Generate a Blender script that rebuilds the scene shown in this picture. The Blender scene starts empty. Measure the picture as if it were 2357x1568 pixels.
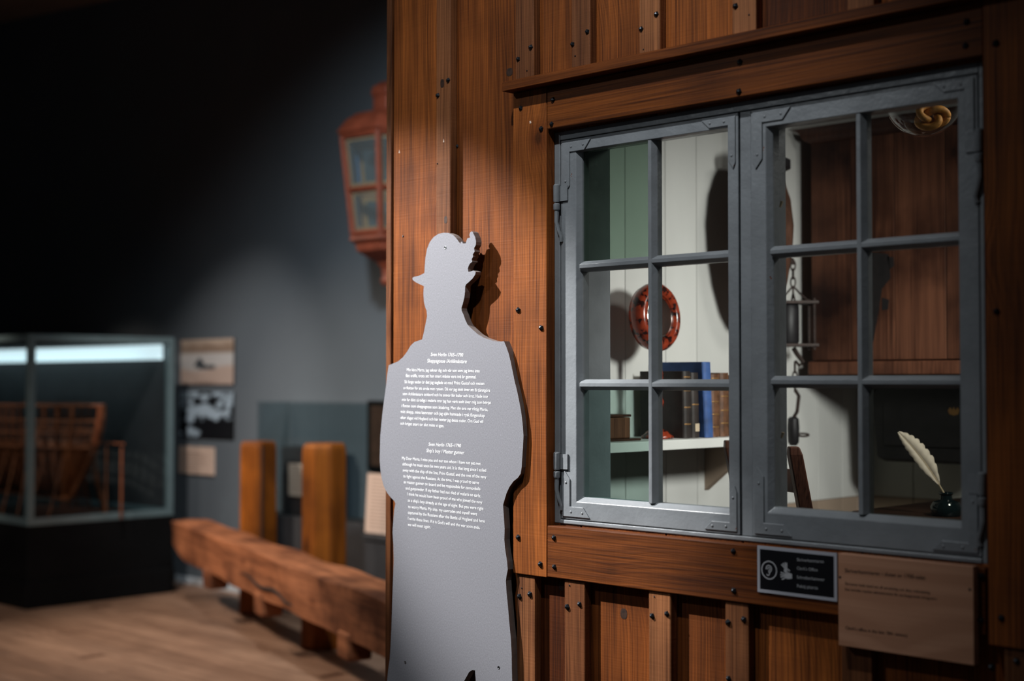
import bpy, bmesh, math, random
from mathutils import Vector, Matrix, noise
random.seed(7)
SC = bpy.context.scene
COL = SC.collection

# ------------------------------------------------------------------ camera
F_PX = 2357 * 50 / 36.0
YAW = math.radians(44.65)
PITCH = math.atan(92 / F_PX)
CAM = Vector((0.0, -2.5, 1.35))
cd = bpy.data.cameras.new('camera')
cd.lens = 50; cd.sensor_width = 36; cd.sensor_fit = 'HORIZONTAL'
cd.clip_start = 0.05; cd.clip_end = 60
cd.dof.use_dof = True; cd.dof.focus_distance = 3.42; cd.dof.aperture_fstop = 1.8
cam = bpy.data.objects.new('camera', cd); COL.objects.link(cam)
cam.location = CAM; cam.rotation_euler = (math.pi / 2 + PITCH, 0, YAW)
SC.camera = cam

# ------------------------------------------------------------------ world, lamps, exposure
w = bpy.data.worlds.new('world'); SC.world = w; w.use_nodes = True
bg = w.node_tree.nodes['Background']
bg.inputs[0].default_value = (0.75, 0.88, 1.0, 1); bg.inputs[1].default_value = 0.027
SC.view_settings.view_transform = 'Standard'; SC.view_settings.look = 'None'
SC.view_settings.exposure = 0.0; SC.view_settings.gamma = 1.0
SC.view_settings.use_curve_mapping = False


def spot(name, loc, aim, energy, angle, blend=0.6, color=(1, 1, 1), radius=0.03):
    d = bpy.data.lights.new(name, 'SPOT')
    d.energy = energy; d.spot_size = math.radians(angle); d.spot_blend = blend
    d.color = color; d.shadow_soft_size = radius
    o = bpy.data.objects.new(name, d); COL.objects.link(o)
    o.location = loc
    o.rotation_euler = (Vector(aim) - Vector(loc)).to_track_quat('-Z', 'Y').to_euler()
    return o


# ceiling track spotlights of the museum
spot('spot_figure', (-4.35, -1.75, 3.62), (-2.60, 0, 1.27), 1500, 20, 0.75, (1, 0.98, 0.96), 0.018)
spot('spot_facade', (-1.75, -1.45, 3.6), (-2.45, 0, 1.5), 150, 62, 1.0, (0.95, 0.98, 1.0), 0.03)
spot('spot_front', (-3.9, -3.4, 3.6), (-2.25, 0, 1.15), 72, 52, 1.0, (0.9, 0.96, 1.0), 0.05)
spot('spot_gallery_wall', (-4.2, 0.3, 3.2), (-5.2, 2.75, 1.15), 365, 95, 1.0, (0.85, 0.95, 1.0), 0.1)
spot('spot_timbers', (-7.9, -0.6, 3.6), (-6.1, 2.1, 0.4), 640, 52, 0.9, (1, 0.86, 0.72), 0.06)
spot('spot_floor', (-6.0, -1.5, 3.6), (-6.6, 0.8, 0), 245, 74, 1.0, (1, 0.88, 0.78), 0.1)
spot('spot_prints', (-6.3, 0.8, 3.4), (-7.80, 2.75, 0.85), 300, 40, 1.0, (1, 0.92, 0.85), 0.05)
spot('spot_hull', (-9.0, -1.2, 3.6), (-8.9, 2.1, 0.9), 420, 30, 0.8, (1, 0.85, 0.7), 0.05)
# clerk's office: its lamp, then two unseen lights added for brightness
spot('office_lamp', (-1.12, 0.60, 1.76), (-2.5, 1.0, 1.12), 92, 92, 1.0, (1, 0.98, 0.95), 0.11)
spot('added_globe_spot', (-0.7, 0.75, 2.3), (-1.58, 0.42, 1.93), 9, 14, 0.6, (1, 0.93, 0.82), 0.03)  # unseen spot added to brighten the knot in the globe
spot('office_fill', (-0.9, 1.0, 2.42), (-1.7, 1.0, 0.8), 36, 160, 1.0, (1, 0.95, 0.9), 0.2)  # unseen soft fill added to lift the office shadows


# ------------------------------------------------------------------ measuring helpers
_R = Vector((math.cos(YAW), math.sin(YAW), 0))
_F = Vector((-math.sin(YAW) * math.cos(PITCH), math.cos(YAW) * math.cos(PITCH), math.sin(PITCH)))
_U = _R.cross(_F)


def at(px, py, ax, v):
    d = _F + _R * ((px - 1178.5) / F_PX) - _U * ((py - 784) / F_PX)
    t = (v - CAM[ax]) / d[ax]
    return CAM + d * t


def atY(px, py, Y=0.0): return at(px, py, 1, Y)
def atX(px, py, X): return at(px, py, 0, X)
def atZ(px, py, Z=0.0): return at(px, py, 2, Z)


# ------------------------------------------------------------------ materials
MATS = {}


def nodes(name):
    m = bpy.data.materials.new(name); m.use_nodes = True
    nt = m.node_tree
    return m, nt, nt.nodes['Principled BSDF'], nt.nodes['Material Output']


def N(nt, t, **kw):
    n = nt.nodes.new(t)
    for k, v in kw.items():
        if k.startswith('i_'):
            n.inputs[int(k[2:])].default_value = v
        else:
            setattr(n, k, v)
    return n


def L(nt, a, b): nt.links.new(a, b)


def ramp(nt, stops, interp='LINEAR'):
    r = N(nt, 'ShaderNodeValToRGB'); cr = r.color_ramp; cr.interpolation = interp
    while len(cr.elements) < len(stops): cr.elements.new(0.5)
    for e, (p, c) in zip(cr.elements, stops):
        e.position = p; e.color = (*c, 1) if len(c) == 3 else c
    return r


def mathn(nt, op, a, b=None, clamp=False):
    n = N(nt, 'ShaderNodeMath', operation=op, use_clamp=clamp)
    for i, v in enumerate((a, b)):
        if v is None: continue
        if isinstance(v, (int, float)): n.inputs[i].default_value = v
        else: L(nt, v, n.inputs[i])
    return n.outputs[0]


def mixc(nt, fac, a, b, blend='MIX'):
    n = N(nt, 'ShaderNodeMix', data_type='RGBA', blend_type=blend)
    for s, v in ((n.inputs[0], fac), (n.inputs[6], a), (n.inputs[7], b)):
        if isinstance(v, (int, float)): s.default_value = v
        elif isinstance(v, tuple): s.default_value = (*v, 1) if len(v) == 3 else v
        else: L(nt, v, s)
    return n.outputs[2]


def wood(name, axis='Z', light=(0.275, 0.076, 0.0135), dark=(0.058, 0.0145, 0.003), tint=0.75, rough=0.6,
         ring=34, knots=0.8, saw=0.7, bump=0.45, spec=0.18, stain=0.5, ringw=0.10, kcol=None):
    m, nt, p, out = nodes(name)
    tc = N(nt, 'ShaderNodeTexCoord'); oi = N(nt, 'ShaderNodeObjectInfo')
    off = N(nt, 'ShaderNodeVectorMath', operation='SCALE'); off.inputs[0].default_value = (17.3, 9.1, 23.7)
    L(nt, oi.outputs['Random'], off.inputs['Scale'])
    add = N(nt, 'ShaderNodeVectorMath', operation='ADD')
    L(nt, tc.outputs['Object'], add.inputs[0]); L(nt, off.outputs[0], add.inputs[1])
    s = N(nt, 'ShaderNodeSeparateXYZ'); L(nt, add.outputs[0], s.inputs[0])
    X, Y, Z = s.outputs
    if axis == 'X': lon, a1, a2 = X, Z, Y
    elif axis == 'Y': lon, a1, a2 = Y, X, Z
    else: lon, a1, a2 = Z, X, Y
    # u across, v second across, w along
    base = N(nt, 'ShaderNodeCombineXYZ'); L(nt, a1, base.inputs[0]); L(nt, a2, base.inputs[1]); L(nt, lon, base.inputs[2])
    # knots
    kv = N(nt, 'ShaderNodeCombineXYZ')
    L(nt, mathn(nt, 'MULTIPLY', a1, 2.3), kv.inputs[0]); L(nt, mathn(nt, 'MULTIPLY', lon, 1.7), kv.inputs[1])
    vor = N(nt, 'ShaderNodeTexVoronoi', feature='F1', voronoi_dimensions='2D'); vor.inputs['Scale'].default_value = 1.0
    L(nt, kv.outputs[0], vor.inputs['Vector'])
    kd = vor.outputs['Distance']
    infl = mathn(nt, 'SUBTRACT', 1.0, mathn(nt, 'MULTIPLY', kd, 3.2), True)
    infl = mathn(nt, 'POWER', infl, 2.0)
    # stretched low noise bends the grain
    st = N(nt, 'ShaderNodeMapping'); st.inputs['Scale'].default_value = (5, 5, 0.7); L(nt, base.outputs[0], st.inputs[0])
    n1 = N(nt, 'ShaderNodeTexNoise'); n1.inputs['Scale'].default_value = 1.0; n1.inputs['Detail'].default_value = 2
    L(nt, st.outputs[0], n1.inputs['Vector'])
    wob = mathn(nt, 'MULTIPLY', n1.outputs[0], 0.11)
    wob = mathn(nt, 'ADD', wob, mathn(nt, 'MULTIPLY', infl, 0.05 * knots))
    rx = mathn(nt, 'ADD', mathn(nt, 'ADD', a1, mathn(nt, 'MULTIPLY', a2, 0.8)), wob)
    wv = mathn(nt, 'SINE', mathn(nt, 'MULTIPLY', rx, ring * 20.0))
    wv = mathn(nt, 'ADD', mathn(nt, 'MULTIPLY', wv, 0.5), 0.5)
    wv = mathn(nt, 'POWER', wv, 1.6)
    # fine fibres
    fb = N(nt, 'ShaderNodeMapping'); fb.inputs['Scale'].default_value = (300, 300, 5); L(nt, base.outputs[0], fb.inputs[0])
    n2 = N(nt, 'ShaderNodeTexNoise'); n2.inputs['Scale'].default_value = 1.0; n2.inputs['Detail'].default_value = 3
    L(nt, fb.outputs[0], n2.inputs['Vector'])
    # broad streaks
    bs = N(nt, 'ShaderNodeMapping'); bs.inputs['Scale'].default_value = (22, 22, 1.1); L(nt, base.outputs[0], bs.inputs[0])
    n3 = N(nt, 'ShaderNodeTexNoise'); n3.inputs['Scale'].default_value = 1.0; n3.inputs['Detail'].default_value = 4
    L(nt, bs.outputs[0], n3.inputs['Vector'])
    # saw marks across the board
    sm = N(nt, 'ShaderNodeMapping'); sm.inputs['Scale'].default_value = (7, 7, 230); L(nt, base.outputs[0], sm.inputs[0])
    n4 = N(nt, 'ShaderNodeTexNoise'); n4.inputs['Scale'].default_value = 1.0; n4.inputs['Detail'].default_value = 2
    L(nt, sm.outputs[0], n4.inputs['Vector'])
    # blotches
    n5 = N(nt, 'ShaderNodeTexNoise'); n5.inputs['Scale'].default_value = 3.5; n5.inputs['Detail'].default_value = 5
    L(nt, base.outputs[0], n5.inputs['Vector'])
    gl_ = N(nt, 'ShaderNodeMapping'); gl_.inputs['Scale'].default_value = (1, 1, 0.012)
    wx = N(nt, 'ShaderNodeCombineXYZ'); L(nt, rx, wx.inputs[0]); L(nt, lon, wx.inputs[2])
    L(nt, wx.outputs[0], gl_.inputs[0])
    n6 = N(nt, 'ShaderNodeTexNoise'); n6.inputs['Scale'].default_value = ring * 5.0; n6.inputs['Detail'].default_value = 3
    L(nt, gl_.outputs[0], n6.inputs['Vector'])
    g = mathn(nt, 'ADD', mathn(nt, 'MULTIPLY', wv, ringw), mathn(nt, 'SUBTRACT', mathn(nt, 'MULTIPLY', n6.outputs[0], 0.7), 0.45))
    g = mathn(nt, 'ADD', g, mathn(nt, 'MULTIPLY', n2.outputs[0], 0.85))
    g = mathn(nt, 'ADD', g, mathn(nt, 'MULTIPLY', n3.outputs[0], 0.75))
    g = mathn(nt, 'ADD', g, mathn(nt, 'MULTIPLY', n4.outputs[0], 0.10 * saw))
    g = mathn(nt, 'SUBTRACT', g, 0.30 + 0.05 * saw)
    g = mathn(nt, 'ADD', mathn(nt, 'MULTIPLY', mathn(nt, 'SUBTRACT', g, 0.42), 1.5), 0.42, True)
    col = mixc(nt, g, light, dark)
    # dark pores along the grain
    po = N(nt, 'ShaderNodeMapping'); po.inputs['Scale'].default_value = (210, 210, 2.2); L(nt, base.outputs[0], po.inputs[0])
    n7 = N(nt, 'ShaderNodeTexNoise'); n7.inputs['Scale'].default_value = 1.0; n7.inputs['Detail'].default_value = 1
    L(nt, po.outputs[0], n7.inputs['Vector'])
    pr = ramp(nt, [(0.60, (1, 1, 1)), (0.72, (0.42, 0.36, 0.34))]); L(nt, n7.outputs[0], pr.inputs[0])
    col = mixc(nt, 0.8 if saw > 0 else 0.1, col, pr.outputs[0], 'MULTIPLY')
    # per-board tint
    rr = ramp(nt, [(0, (1 - tint * .75, 1 - tint * .85, 1 - tint * .9)), (0.5, (1, 1, 1)), (1, (1 + tint * .6, 1 + tint * .7, 1 + tint * .8))])
    L(nt, oi.outputs['Random'], rr.inputs[0])
    col = mixc(nt, 1.0, col, rr.outputs[0], 'MULTIPLY')
    bl = ramp(nt, [(0.32, (1 - stain, 1 - stain * 1.05, 1 - stain * 1.05)), (0.58, (1, 1, 1))]); L(nt, n5.outputs[0], bl.inputs[0])
    col = mixc(nt, 1.0, col, bl.outputs[0], 'MULTIPLY')
    kc = ramp(nt, [(0.018, (0.10, 0.08, 0.07)), (0.034, (0.5, 0.4, 0.36)), (0.10, (1, 1, 1))]); L(nt, kd, kc.inputs[0])
    col = mixc(nt, min(knots, 1.0) if kcol is None else kcol, col, kc.outputs[0], 'MULTIPLY')
    L(nt, col, p.inputs['Base Color'])
    p.inputs['Roughness'].default_value = rough; p.inputs['Specular IOR Level'].default_value = spec
    h = mathn(nt, 'ADD', mathn(nt, 'MULTIPLY', n2.outputs[0], 0.6), mathn(nt, 'MULTIPLY', n6.outputs[0], 0.7))
    h = mathn(nt, 'ADD', h, mathn(nt, 'MULTIPLY', n4.outputs[0], 0.5 * saw))
    b = N(nt, 'ShaderNodeBump'); b.inputs['Strength'].default_value = bump; b.inputs['Distance'].default_value = 0.002
    L(nt, h, b.inputs['Height']); L(nt, b.outputs[0], p.inputs['Normal'])
    MATS[name] = m
    return m


def plain(name, col, rough=0.6, metal=0.0, var=0.15, scale=8.0, bump=0.0, bscale=60, spec=0.4, stretch=(1, 1, 1), tint=0.0):
    m, nt, p, out = nodes(name)
    tc = N(nt, 'ShaderNodeTexCoord')
    mp = N(nt, 'ShaderNodeMapping'); mp.inputs['Scale'].default_value = stretch; L(nt, tc.outputs['Object'], mp.inputs[0])
    n = N(nt, 'ShaderNodeTexNoise'); n.inputs['Scale'].default_value = scale; n.inputs['Detail'].default_value = 5
    L(nt, mp.outputs[0], n.inputs['Vector'])
    lo = tuple(c * (1 - var) for c in col); hi = tuple(min(1, c * (1 + var)) for c in col)
    r = ramp(nt, [(0.3, lo), (0.7, hi)]); L(nt, n.outputs[0], r.inputs[0])
    c = r.outputs[0]
    if tint:
        oi = N(nt, 'ShaderNodeObjectInfo')
        rr = ramp(nt, [(0, (1 - tint,) * 3), (1, (1 + tint,) * 3)]); L(nt, oi.outputs['Random'], rr.inputs[0])
        c = mixc(nt, 1.0, c, rr.outputs[0], 'MULTIPLY')
    L(nt, c, p.inputs['Base Color'])
    p.inputs['Roughness'].default_value = rough; p.inputs['Metallic'].default_value = metal
    p.inputs['Specular IOR Level'].default_value = spec
    if bump:
        n2 = N(nt, 'ShaderNodeTexNoise'); n2.inputs['Scale'].default_value = bscale; n2.inputs['Detail'].default_value = 4
        L(nt, mp.outputs[0], n2.inputs['Vector'])
        b = N(nt, 'ShaderNodeBump'); b.inputs['Strength'].default_value = bump; b.inputs['Distance'].default_value = 0.003
        L(nt, n2.outputs[0], b.inputs['Height']); L(nt, b.outputs[0], p.inputs['Normal'])
    MATS[name] = m
    return m


def glass(name, tint=(1, 1, 1), refl=1.0, rough=0.01, wavy=0.0, dust=0.0):
    m, nt, p, out = nodes(name)
    nt.nodes.remove(p)
    tr = N(nt, 'ShaderNodeBsdfTransparent'); tr.inputs[0].default_value = (*tint, 1)
    gl = N(nt, 'ShaderNodeBsdfGlossy'); gl.inputs['Roughness'].default_value = rough
    fr = N(nt, 'ShaderNodeFresnel'); fr.inputs[0].default_value = 1.45
    if wavy:
        tc = N(nt, 'ShaderNodeTexCoord'); n = N(nt, 'ShaderNodeTexNoise'); n.inputs['Scale'].default_value = 14
        L(nt, tc.outputs['Object'], n.inputs['Vector'])
        b = N(nt, 'ShaderNodeBump'); b.inputs['Strength'].default_value = wavy; b.inputs['Distance'].default_value = 0.01
        L(nt, n.outputs[0], b.inputs['Height']); L(nt, b.outputs[0], gl.inputs['Normal'])
    mx = N(nt, 'ShaderNodeMixShader')
    ge = N(nt, 'ShaderNodeNewGeometry')
    front = mathn(nt, 'SUBTRACT', 1.0, ge.outputs['Backfacing'])
    L(nt, mathn(nt, 'MULTIPLY', mathn(nt, 'MULTIPLY', fr.outputs[0], refl), front, True), mx.inputs[0]); L(nt, tr.outputs[0], mx.inputs[1]); L(nt, gl.outputs[0], mx.inputs[2])
    last = mx.outputs[0]
    if dust:
        df = N(nt, 'ShaderNodeBsdfDiffuse'); df.inputs[0].default_value = (.42, .46, .46, 1)
        m2 = N(nt, 'ShaderNodeMixShader'); m2.inputs[0].default_value = dust
        L(nt, last, m2.inputs[1]); L(nt, df.outputs[0], m2.inputs[2]); last = m2.outputs[0]
    L(nt, last, out.inputs[0])
    MATS[name] = m
    return m


def emit(name, col, s):
    m, nt, p, out = nodes(name)
    p.inputs['Base Color'].default_value = (*col, 1)
    p.inputs['Emission Color'].default_value = (*col, 1); p.inputs['Emission Strength'].default_value = s
    MATS[name] = m


def vcol(name, rough=0.6):
    m, nt, p, out = nodes(name)
    a = N(nt, 'ShaderNodeAttribute', attribute_name='print')
    L(nt, a.outputs['Color'], p.inputs['Base Color']); p.inputs['Roughness'].default_value = rough
    MATS[name] = m


def old_paint(name, col):
    m, nt, p, out = nodes(name)
    tc = N(nt, 'ShaderNodeTexCoord')
    n = N(nt, 'ShaderNodeTexNoise'); n.inputs['Scale'].default_value = 9; n.inputs['Detail'].default_value = 6
    L(nt, tc.outputs['Object'], n.inputs['Vector'])
    r = ramp(nt, [(0.3, tuple(c * .82 for c in col)), (0.7, tuple(c * 1.12 for c in col))]); L(nt, n.outputs[0], r.inputs[0])
    ch = N(nt, 'ShaderNodeTexNoise'); ch.inputs['Scale'].default_value = 38; ch.inputs['Detail'].default_value = 3
    L(nt, tc.outputs['Object'], ch.inputs['Vector'])
    cm = ramp(nt, [(0.765, (0, 0, 0)), (0.78, (1, 1, 1))]); L(nt, ch.outputs[0], cm.inputs[0])
    c = mixc(nt, cm.outputs[0], r.outputs[0], (0.20, 0.055, 0.02))
    L(nt, c, p.inputs['Base Color'])
    p.inputs['Roughness'].default_value = 0.34; p.inputs['Specular IOR Level'].default_value = 0.5
    mp = N(nt, 'ShaderNodeMapping'); mp.inputs['Scale'].default_value = (120, 120, 120); L(nt, tc.outputs['Object'], mp.inputs[0])
    n2 = N(nt, 'ShaderNodeTexNoise'); n2.inputs['Scale'].default_value = 1; n2.inputs['Detail'].default_value = 3
    L(nt, mp.outputs[0], n2.inputs['Vector'])
    n3 = N(nt, 'ShaderNodeTexNoise'); n3.inputs['Scale'].default_value = 40; n3.inputs['Detail'].default_value = 4
    L(nt, tc.outputs['Object'], n3.inputs['Vector'])
    h = mathn(nt, 'ADD', mathn(nt, 'MULTIPLY', n2.outputs[0], 0.35), n3.outputs[0])
    h = mathn(nt, 'SUBTRACT', h, mathn(nt, 'MULTIPLY', cm.outputs[0], 0.3))
    b = N(nt, 'ShaderNodeBump'); b.inputs['Strength'].default_value = 0.4; b.inputs['Distance'].default_value = 0.0025
    L(nt, h, b.inputs['Height']); L(nt, b.outputs[0], p.inputs['Normal'])
    MATS[name] = m


def speckle(name, col):
    m, nt, p, out = nodes(name)
    tc = N(nt, 'ShaderNodeTexCoord')
    n = N(nt, 'ShaderNodeTexNoise'); n.inputs['Scale'].default_value = 420; n.inputs['Detail'].default_value = 2
    mp = N(nt, 'ShaderNodeMapping'); mp.inputs['Scale'].default_value = (1, 1, 0.6); L(nt, tc.outputs['Object'], mp.inputs[0])
    L(nt, mp.outputs[0], n.inputs['Vector'])
    r = ramp(nt, [(0.25, tuple(c * .82 for c in col)), (0.5, col), (0.68, tuple(c * 1.12 for c in col)), (0.78, tuple(min(1, c * 1.7) for c in col))])
    L(nt, n.outputs[0], r.inputs[0])
    L(nt, r.outputs[0], p.inputs['Base Color']); p.inputs['Roughness'].default_value = 0.55
    p.inputs['Specular IOR Level'].default_value = 0.3
    MATS[name] = m


def tortoise(name):
    m, nt, p, out = nodes(name)
    tc = N(nt, 'ShaderNodeTexCoord')
    n = N(nt, 'ShaderNodeTexNoise'); n.inputs['Scale'].default_value = 55; n.inputs['Detail'].default_value = 2
    L(nt, tc.outputs['Object'], n.inputs['Vector'])
    r = ramp(nt, [(0.40, (0.02, 0.005, 0.004)), (0.45, (0.20, 0.026, 0.010)), (0.6, (0.27, 0.038, 0.014))]); L(nt, n.outputs[0], r.inputs[0])
    L(nt, r.outputs[0], p.inputs['Base Color']); p.inputs['Roughness'].default_value = 0.22
    MATS[name] = m


wood('pine_upright', 'Z')
wood('pine_batten', 'Z', light=(0.30, 0.115, 0.044), dark=(0.09, 0.032, 0.012), knots=0.6)
wood('pine_level', 'X', light=(0.27, 0.076, 0.0125), dark=(0.056, 0.014, 0.003), ring=22, knots=0.35, stain=.4)
wood('floor_pine', 'X', light=(0.37, 0.222, 0.148), dark=(0.19, 0.105, 0.068), tint=0.22, rough=0.42, ring=10, knots=0.85, saw=0.1, bump=0.12, stain=0.22)
wood('timber_post', 'Z', light=(0.37, 0.105, 0.010), dark=(0.12, 0.031, 0.004), tint=0.15, ring=8, saw=0.1, knots=0.6)
wood('timber_beam', 'X', light=(0.46, 0.17, 0.075), dark=(0.17, 0.058, 0.025), tint=0.1, ring=6, saw=0.2, knots=0.5, stain=0.7, rough=0.7)
wood('dark_wood', 'Z', light=(0.085, 0.032, 0.018), dark=(0.03, 0.011, 0.007), tint=0.2, ring=14, saw=0.1, knots=0.3, rough=0.45, stain=0.5)
wood('cabinet_wood', 'Z', light=(0.16, 0.062, 0.032), dark=(0.06, 0.022, 0.012), tint=0.15, ring=12, saw=0.2, knots=0.7, rough=0.5, stain=0.85)
wood('desk_wood', 'X', light=(0.05, 0.024, 0.015), dark=(0.02, 0.009, 0.006), tint=0.1, ring=14, saw=0.1, knots=0.2, rough=0.4)
wood('birch_ply', 'X', light=(0.55, 0.29, 0.18), dark=(0.45, 0.225, 0.135), tint=0.04, ring=7.0, saw=0.0, knots=0.9, bump=0.03, rough=0.5, stain=0.06, ringw=0.7, kcol=0.0)
wood('hull_wood', 'X', light=(0.30, 0.10, 0.045), dark=(0.14, 0.045, 0.02), tint=0.2, ring=30, saw=0, knots=0)
old_paint('grey_paint', (0.215, 0.232, 0.248))
speckle('mdf_face', (0.205, 0.207, 0.230))
plain('mdf_edge', (0.15, 0.125, 0.115), 0.6, var=0.15, scale=40)
plain('iron_black', (0.022, 0.026, 0.032), 0.32, metal=0.6, var=0.3, scale=200)
plain('steel', (0.55, 0.58, 0.6), 0.25, metal=1.0, var=0.1)
plain('rusty_iron', (0.035, 0.022, 0.018), 0.6, metal=0.3, var=0.5, scale=60, bump=0.4, bscale=120)
plain('gallery_paint', (0.105, 0.122, 0.140), 0.8, var=0.05, scale=2, spec=0.2)
plain('ceiling_paint', (0.42, 0.32, 0.26), 0.85, var=0.1)
plain('skirting_white', (0.55, 0.6, 0.65), 0.5, var=0.05)
plain('slab', (0.06, 0.045, 0.035), 0.8)
plain('white_boards', (0.62, 0.62, 0.59), 0.55, var=0.07, scale=6, stretch=(1, 1, 0.3), bump=0.15, bscale=40, tint=0.04)
plain('tan_boards', (0.36, 0.27, 0.20), 0.65, var=0.12, scale=7, stretch=(1, 1, 0.3), tint=0.05)
plain('office_grey', (0.22, 0.235, 0.25), 0.6, var=0.08)
plain('office_dark', (0.035, 0.03, 0.028), 0.8)
plain('case_black', (0.004, 0.004, 0.0045), 0.7, var=0.2, spec=0.12)
plain('case_frame', (0.17, 0.24, 0.26), 0.35, metal=0.4, var=0.1)
plain('plinth_dark', (0.030, 0.030, 0.033), 0.6)
plain('lantern_red', (0.19, 0.042, 0.020), 0.5, var=0.25, scale=14, bump=0.3, bscale=30)
plain('lantern_ochre', (0.42, 0.20, 0.05), 0.5, var=0.15)
plain('reflection_blue', (0.01, 0.22, 0.55), 0.3, var=0.1)  # blue of a reflection, painted on a strip in the lantern
plain('white_ink', (0.92, 0.93, 0.95), 0.5, var=0.02)
plain('black_ink', (0.015, 0.012, 0.012), 0.5)
plain('sign_black', (0.006, 0.006, 0.008), 0.35)
plain('sign_rim', (0.42, 0.43, 0.48), 0.4, var=0.03)
plain('grey_ink', (0.42, 0.43, 0.45), 0.5, var=0.02)
plain('paper_card', (0.62, 0.45, 0.36), 0.7, var=0.05)
plain('card_ink', (0.34, 0.22, 0.17), 0.7)
plain('book_black', (0.025, 0.018, 0.015), 0.5, var=0.5, scale=40, tint=0.2)
plain('book_blue', (0.035, 0.085, 0.24), 0.6, var=0.35, scale=30)
plain('book_brown', (0.10, 0.045, 0.022), 0.5, var=0.5, scale=45, tint=0.3)
plain('gilt', (0.26, 0.14, 0.05), 0.5, metal=0.5)
plain('pages', (0.42, 0.33, 0.22), 0.8, var=0.2, scale=3, stretch=(60, 60, 1))
plain('label_paper', (0.5, 0.4, 0.28), 0.8)
plain('leather_brown', (0.075, 0.035, 0.022), 0.5, var=0.4, scale=25, bump=0.3)
plain('leather_black', (0.010, 0.009, 0.010), 0.5, var=0.4, scale=25)
plain('mirror_glass', (0.55, 0.52, 0.5), 0.12, metal=1.0, var=0.05)
plain('feather', (0.50, 0.43, 0.36), 0.7, var=0.15, scale=30)
plain('ink_glass', (0.004, 0.008, 0.009), 0.08)
plain('rope', (0.62, 0.28, 0.055), 0.6, var=0.3, scale=120)
plain('wood_flake', (0.7, 0.55, 0.45), 0.7)
plain('worn_paint', (0.008, 0.006, 0.006), 0.6, var=0.5, scale=30)
tortoise('tortoise_lacquer')
glass('pane_clear', (0.93, 0.95, 0.94), 0.9, wavy=0.02)
glass('pane_green', (0.50, 0.60, 0.54), 1.0, wavy=0.06)
glass('pane_teal', (0.66, 0.77, 0.74), 1.0, wavy=0.12)
glass('pane_dark', (0.57, 0.585, 0.55), 1.0, wavy=0.1)
glass('case_glass', (0.83, 0.875, 0.885), 0.9)
glass('globe_glass', (0.93, 0.93, 0.92), 1.2)
glass('lantern_glass', (0.85, 0.9, 0.92), 0.8, dust=0.09)
emit('case_light', (0.80, 0.95, 1.0), 1.15)
vcol('print')


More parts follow.
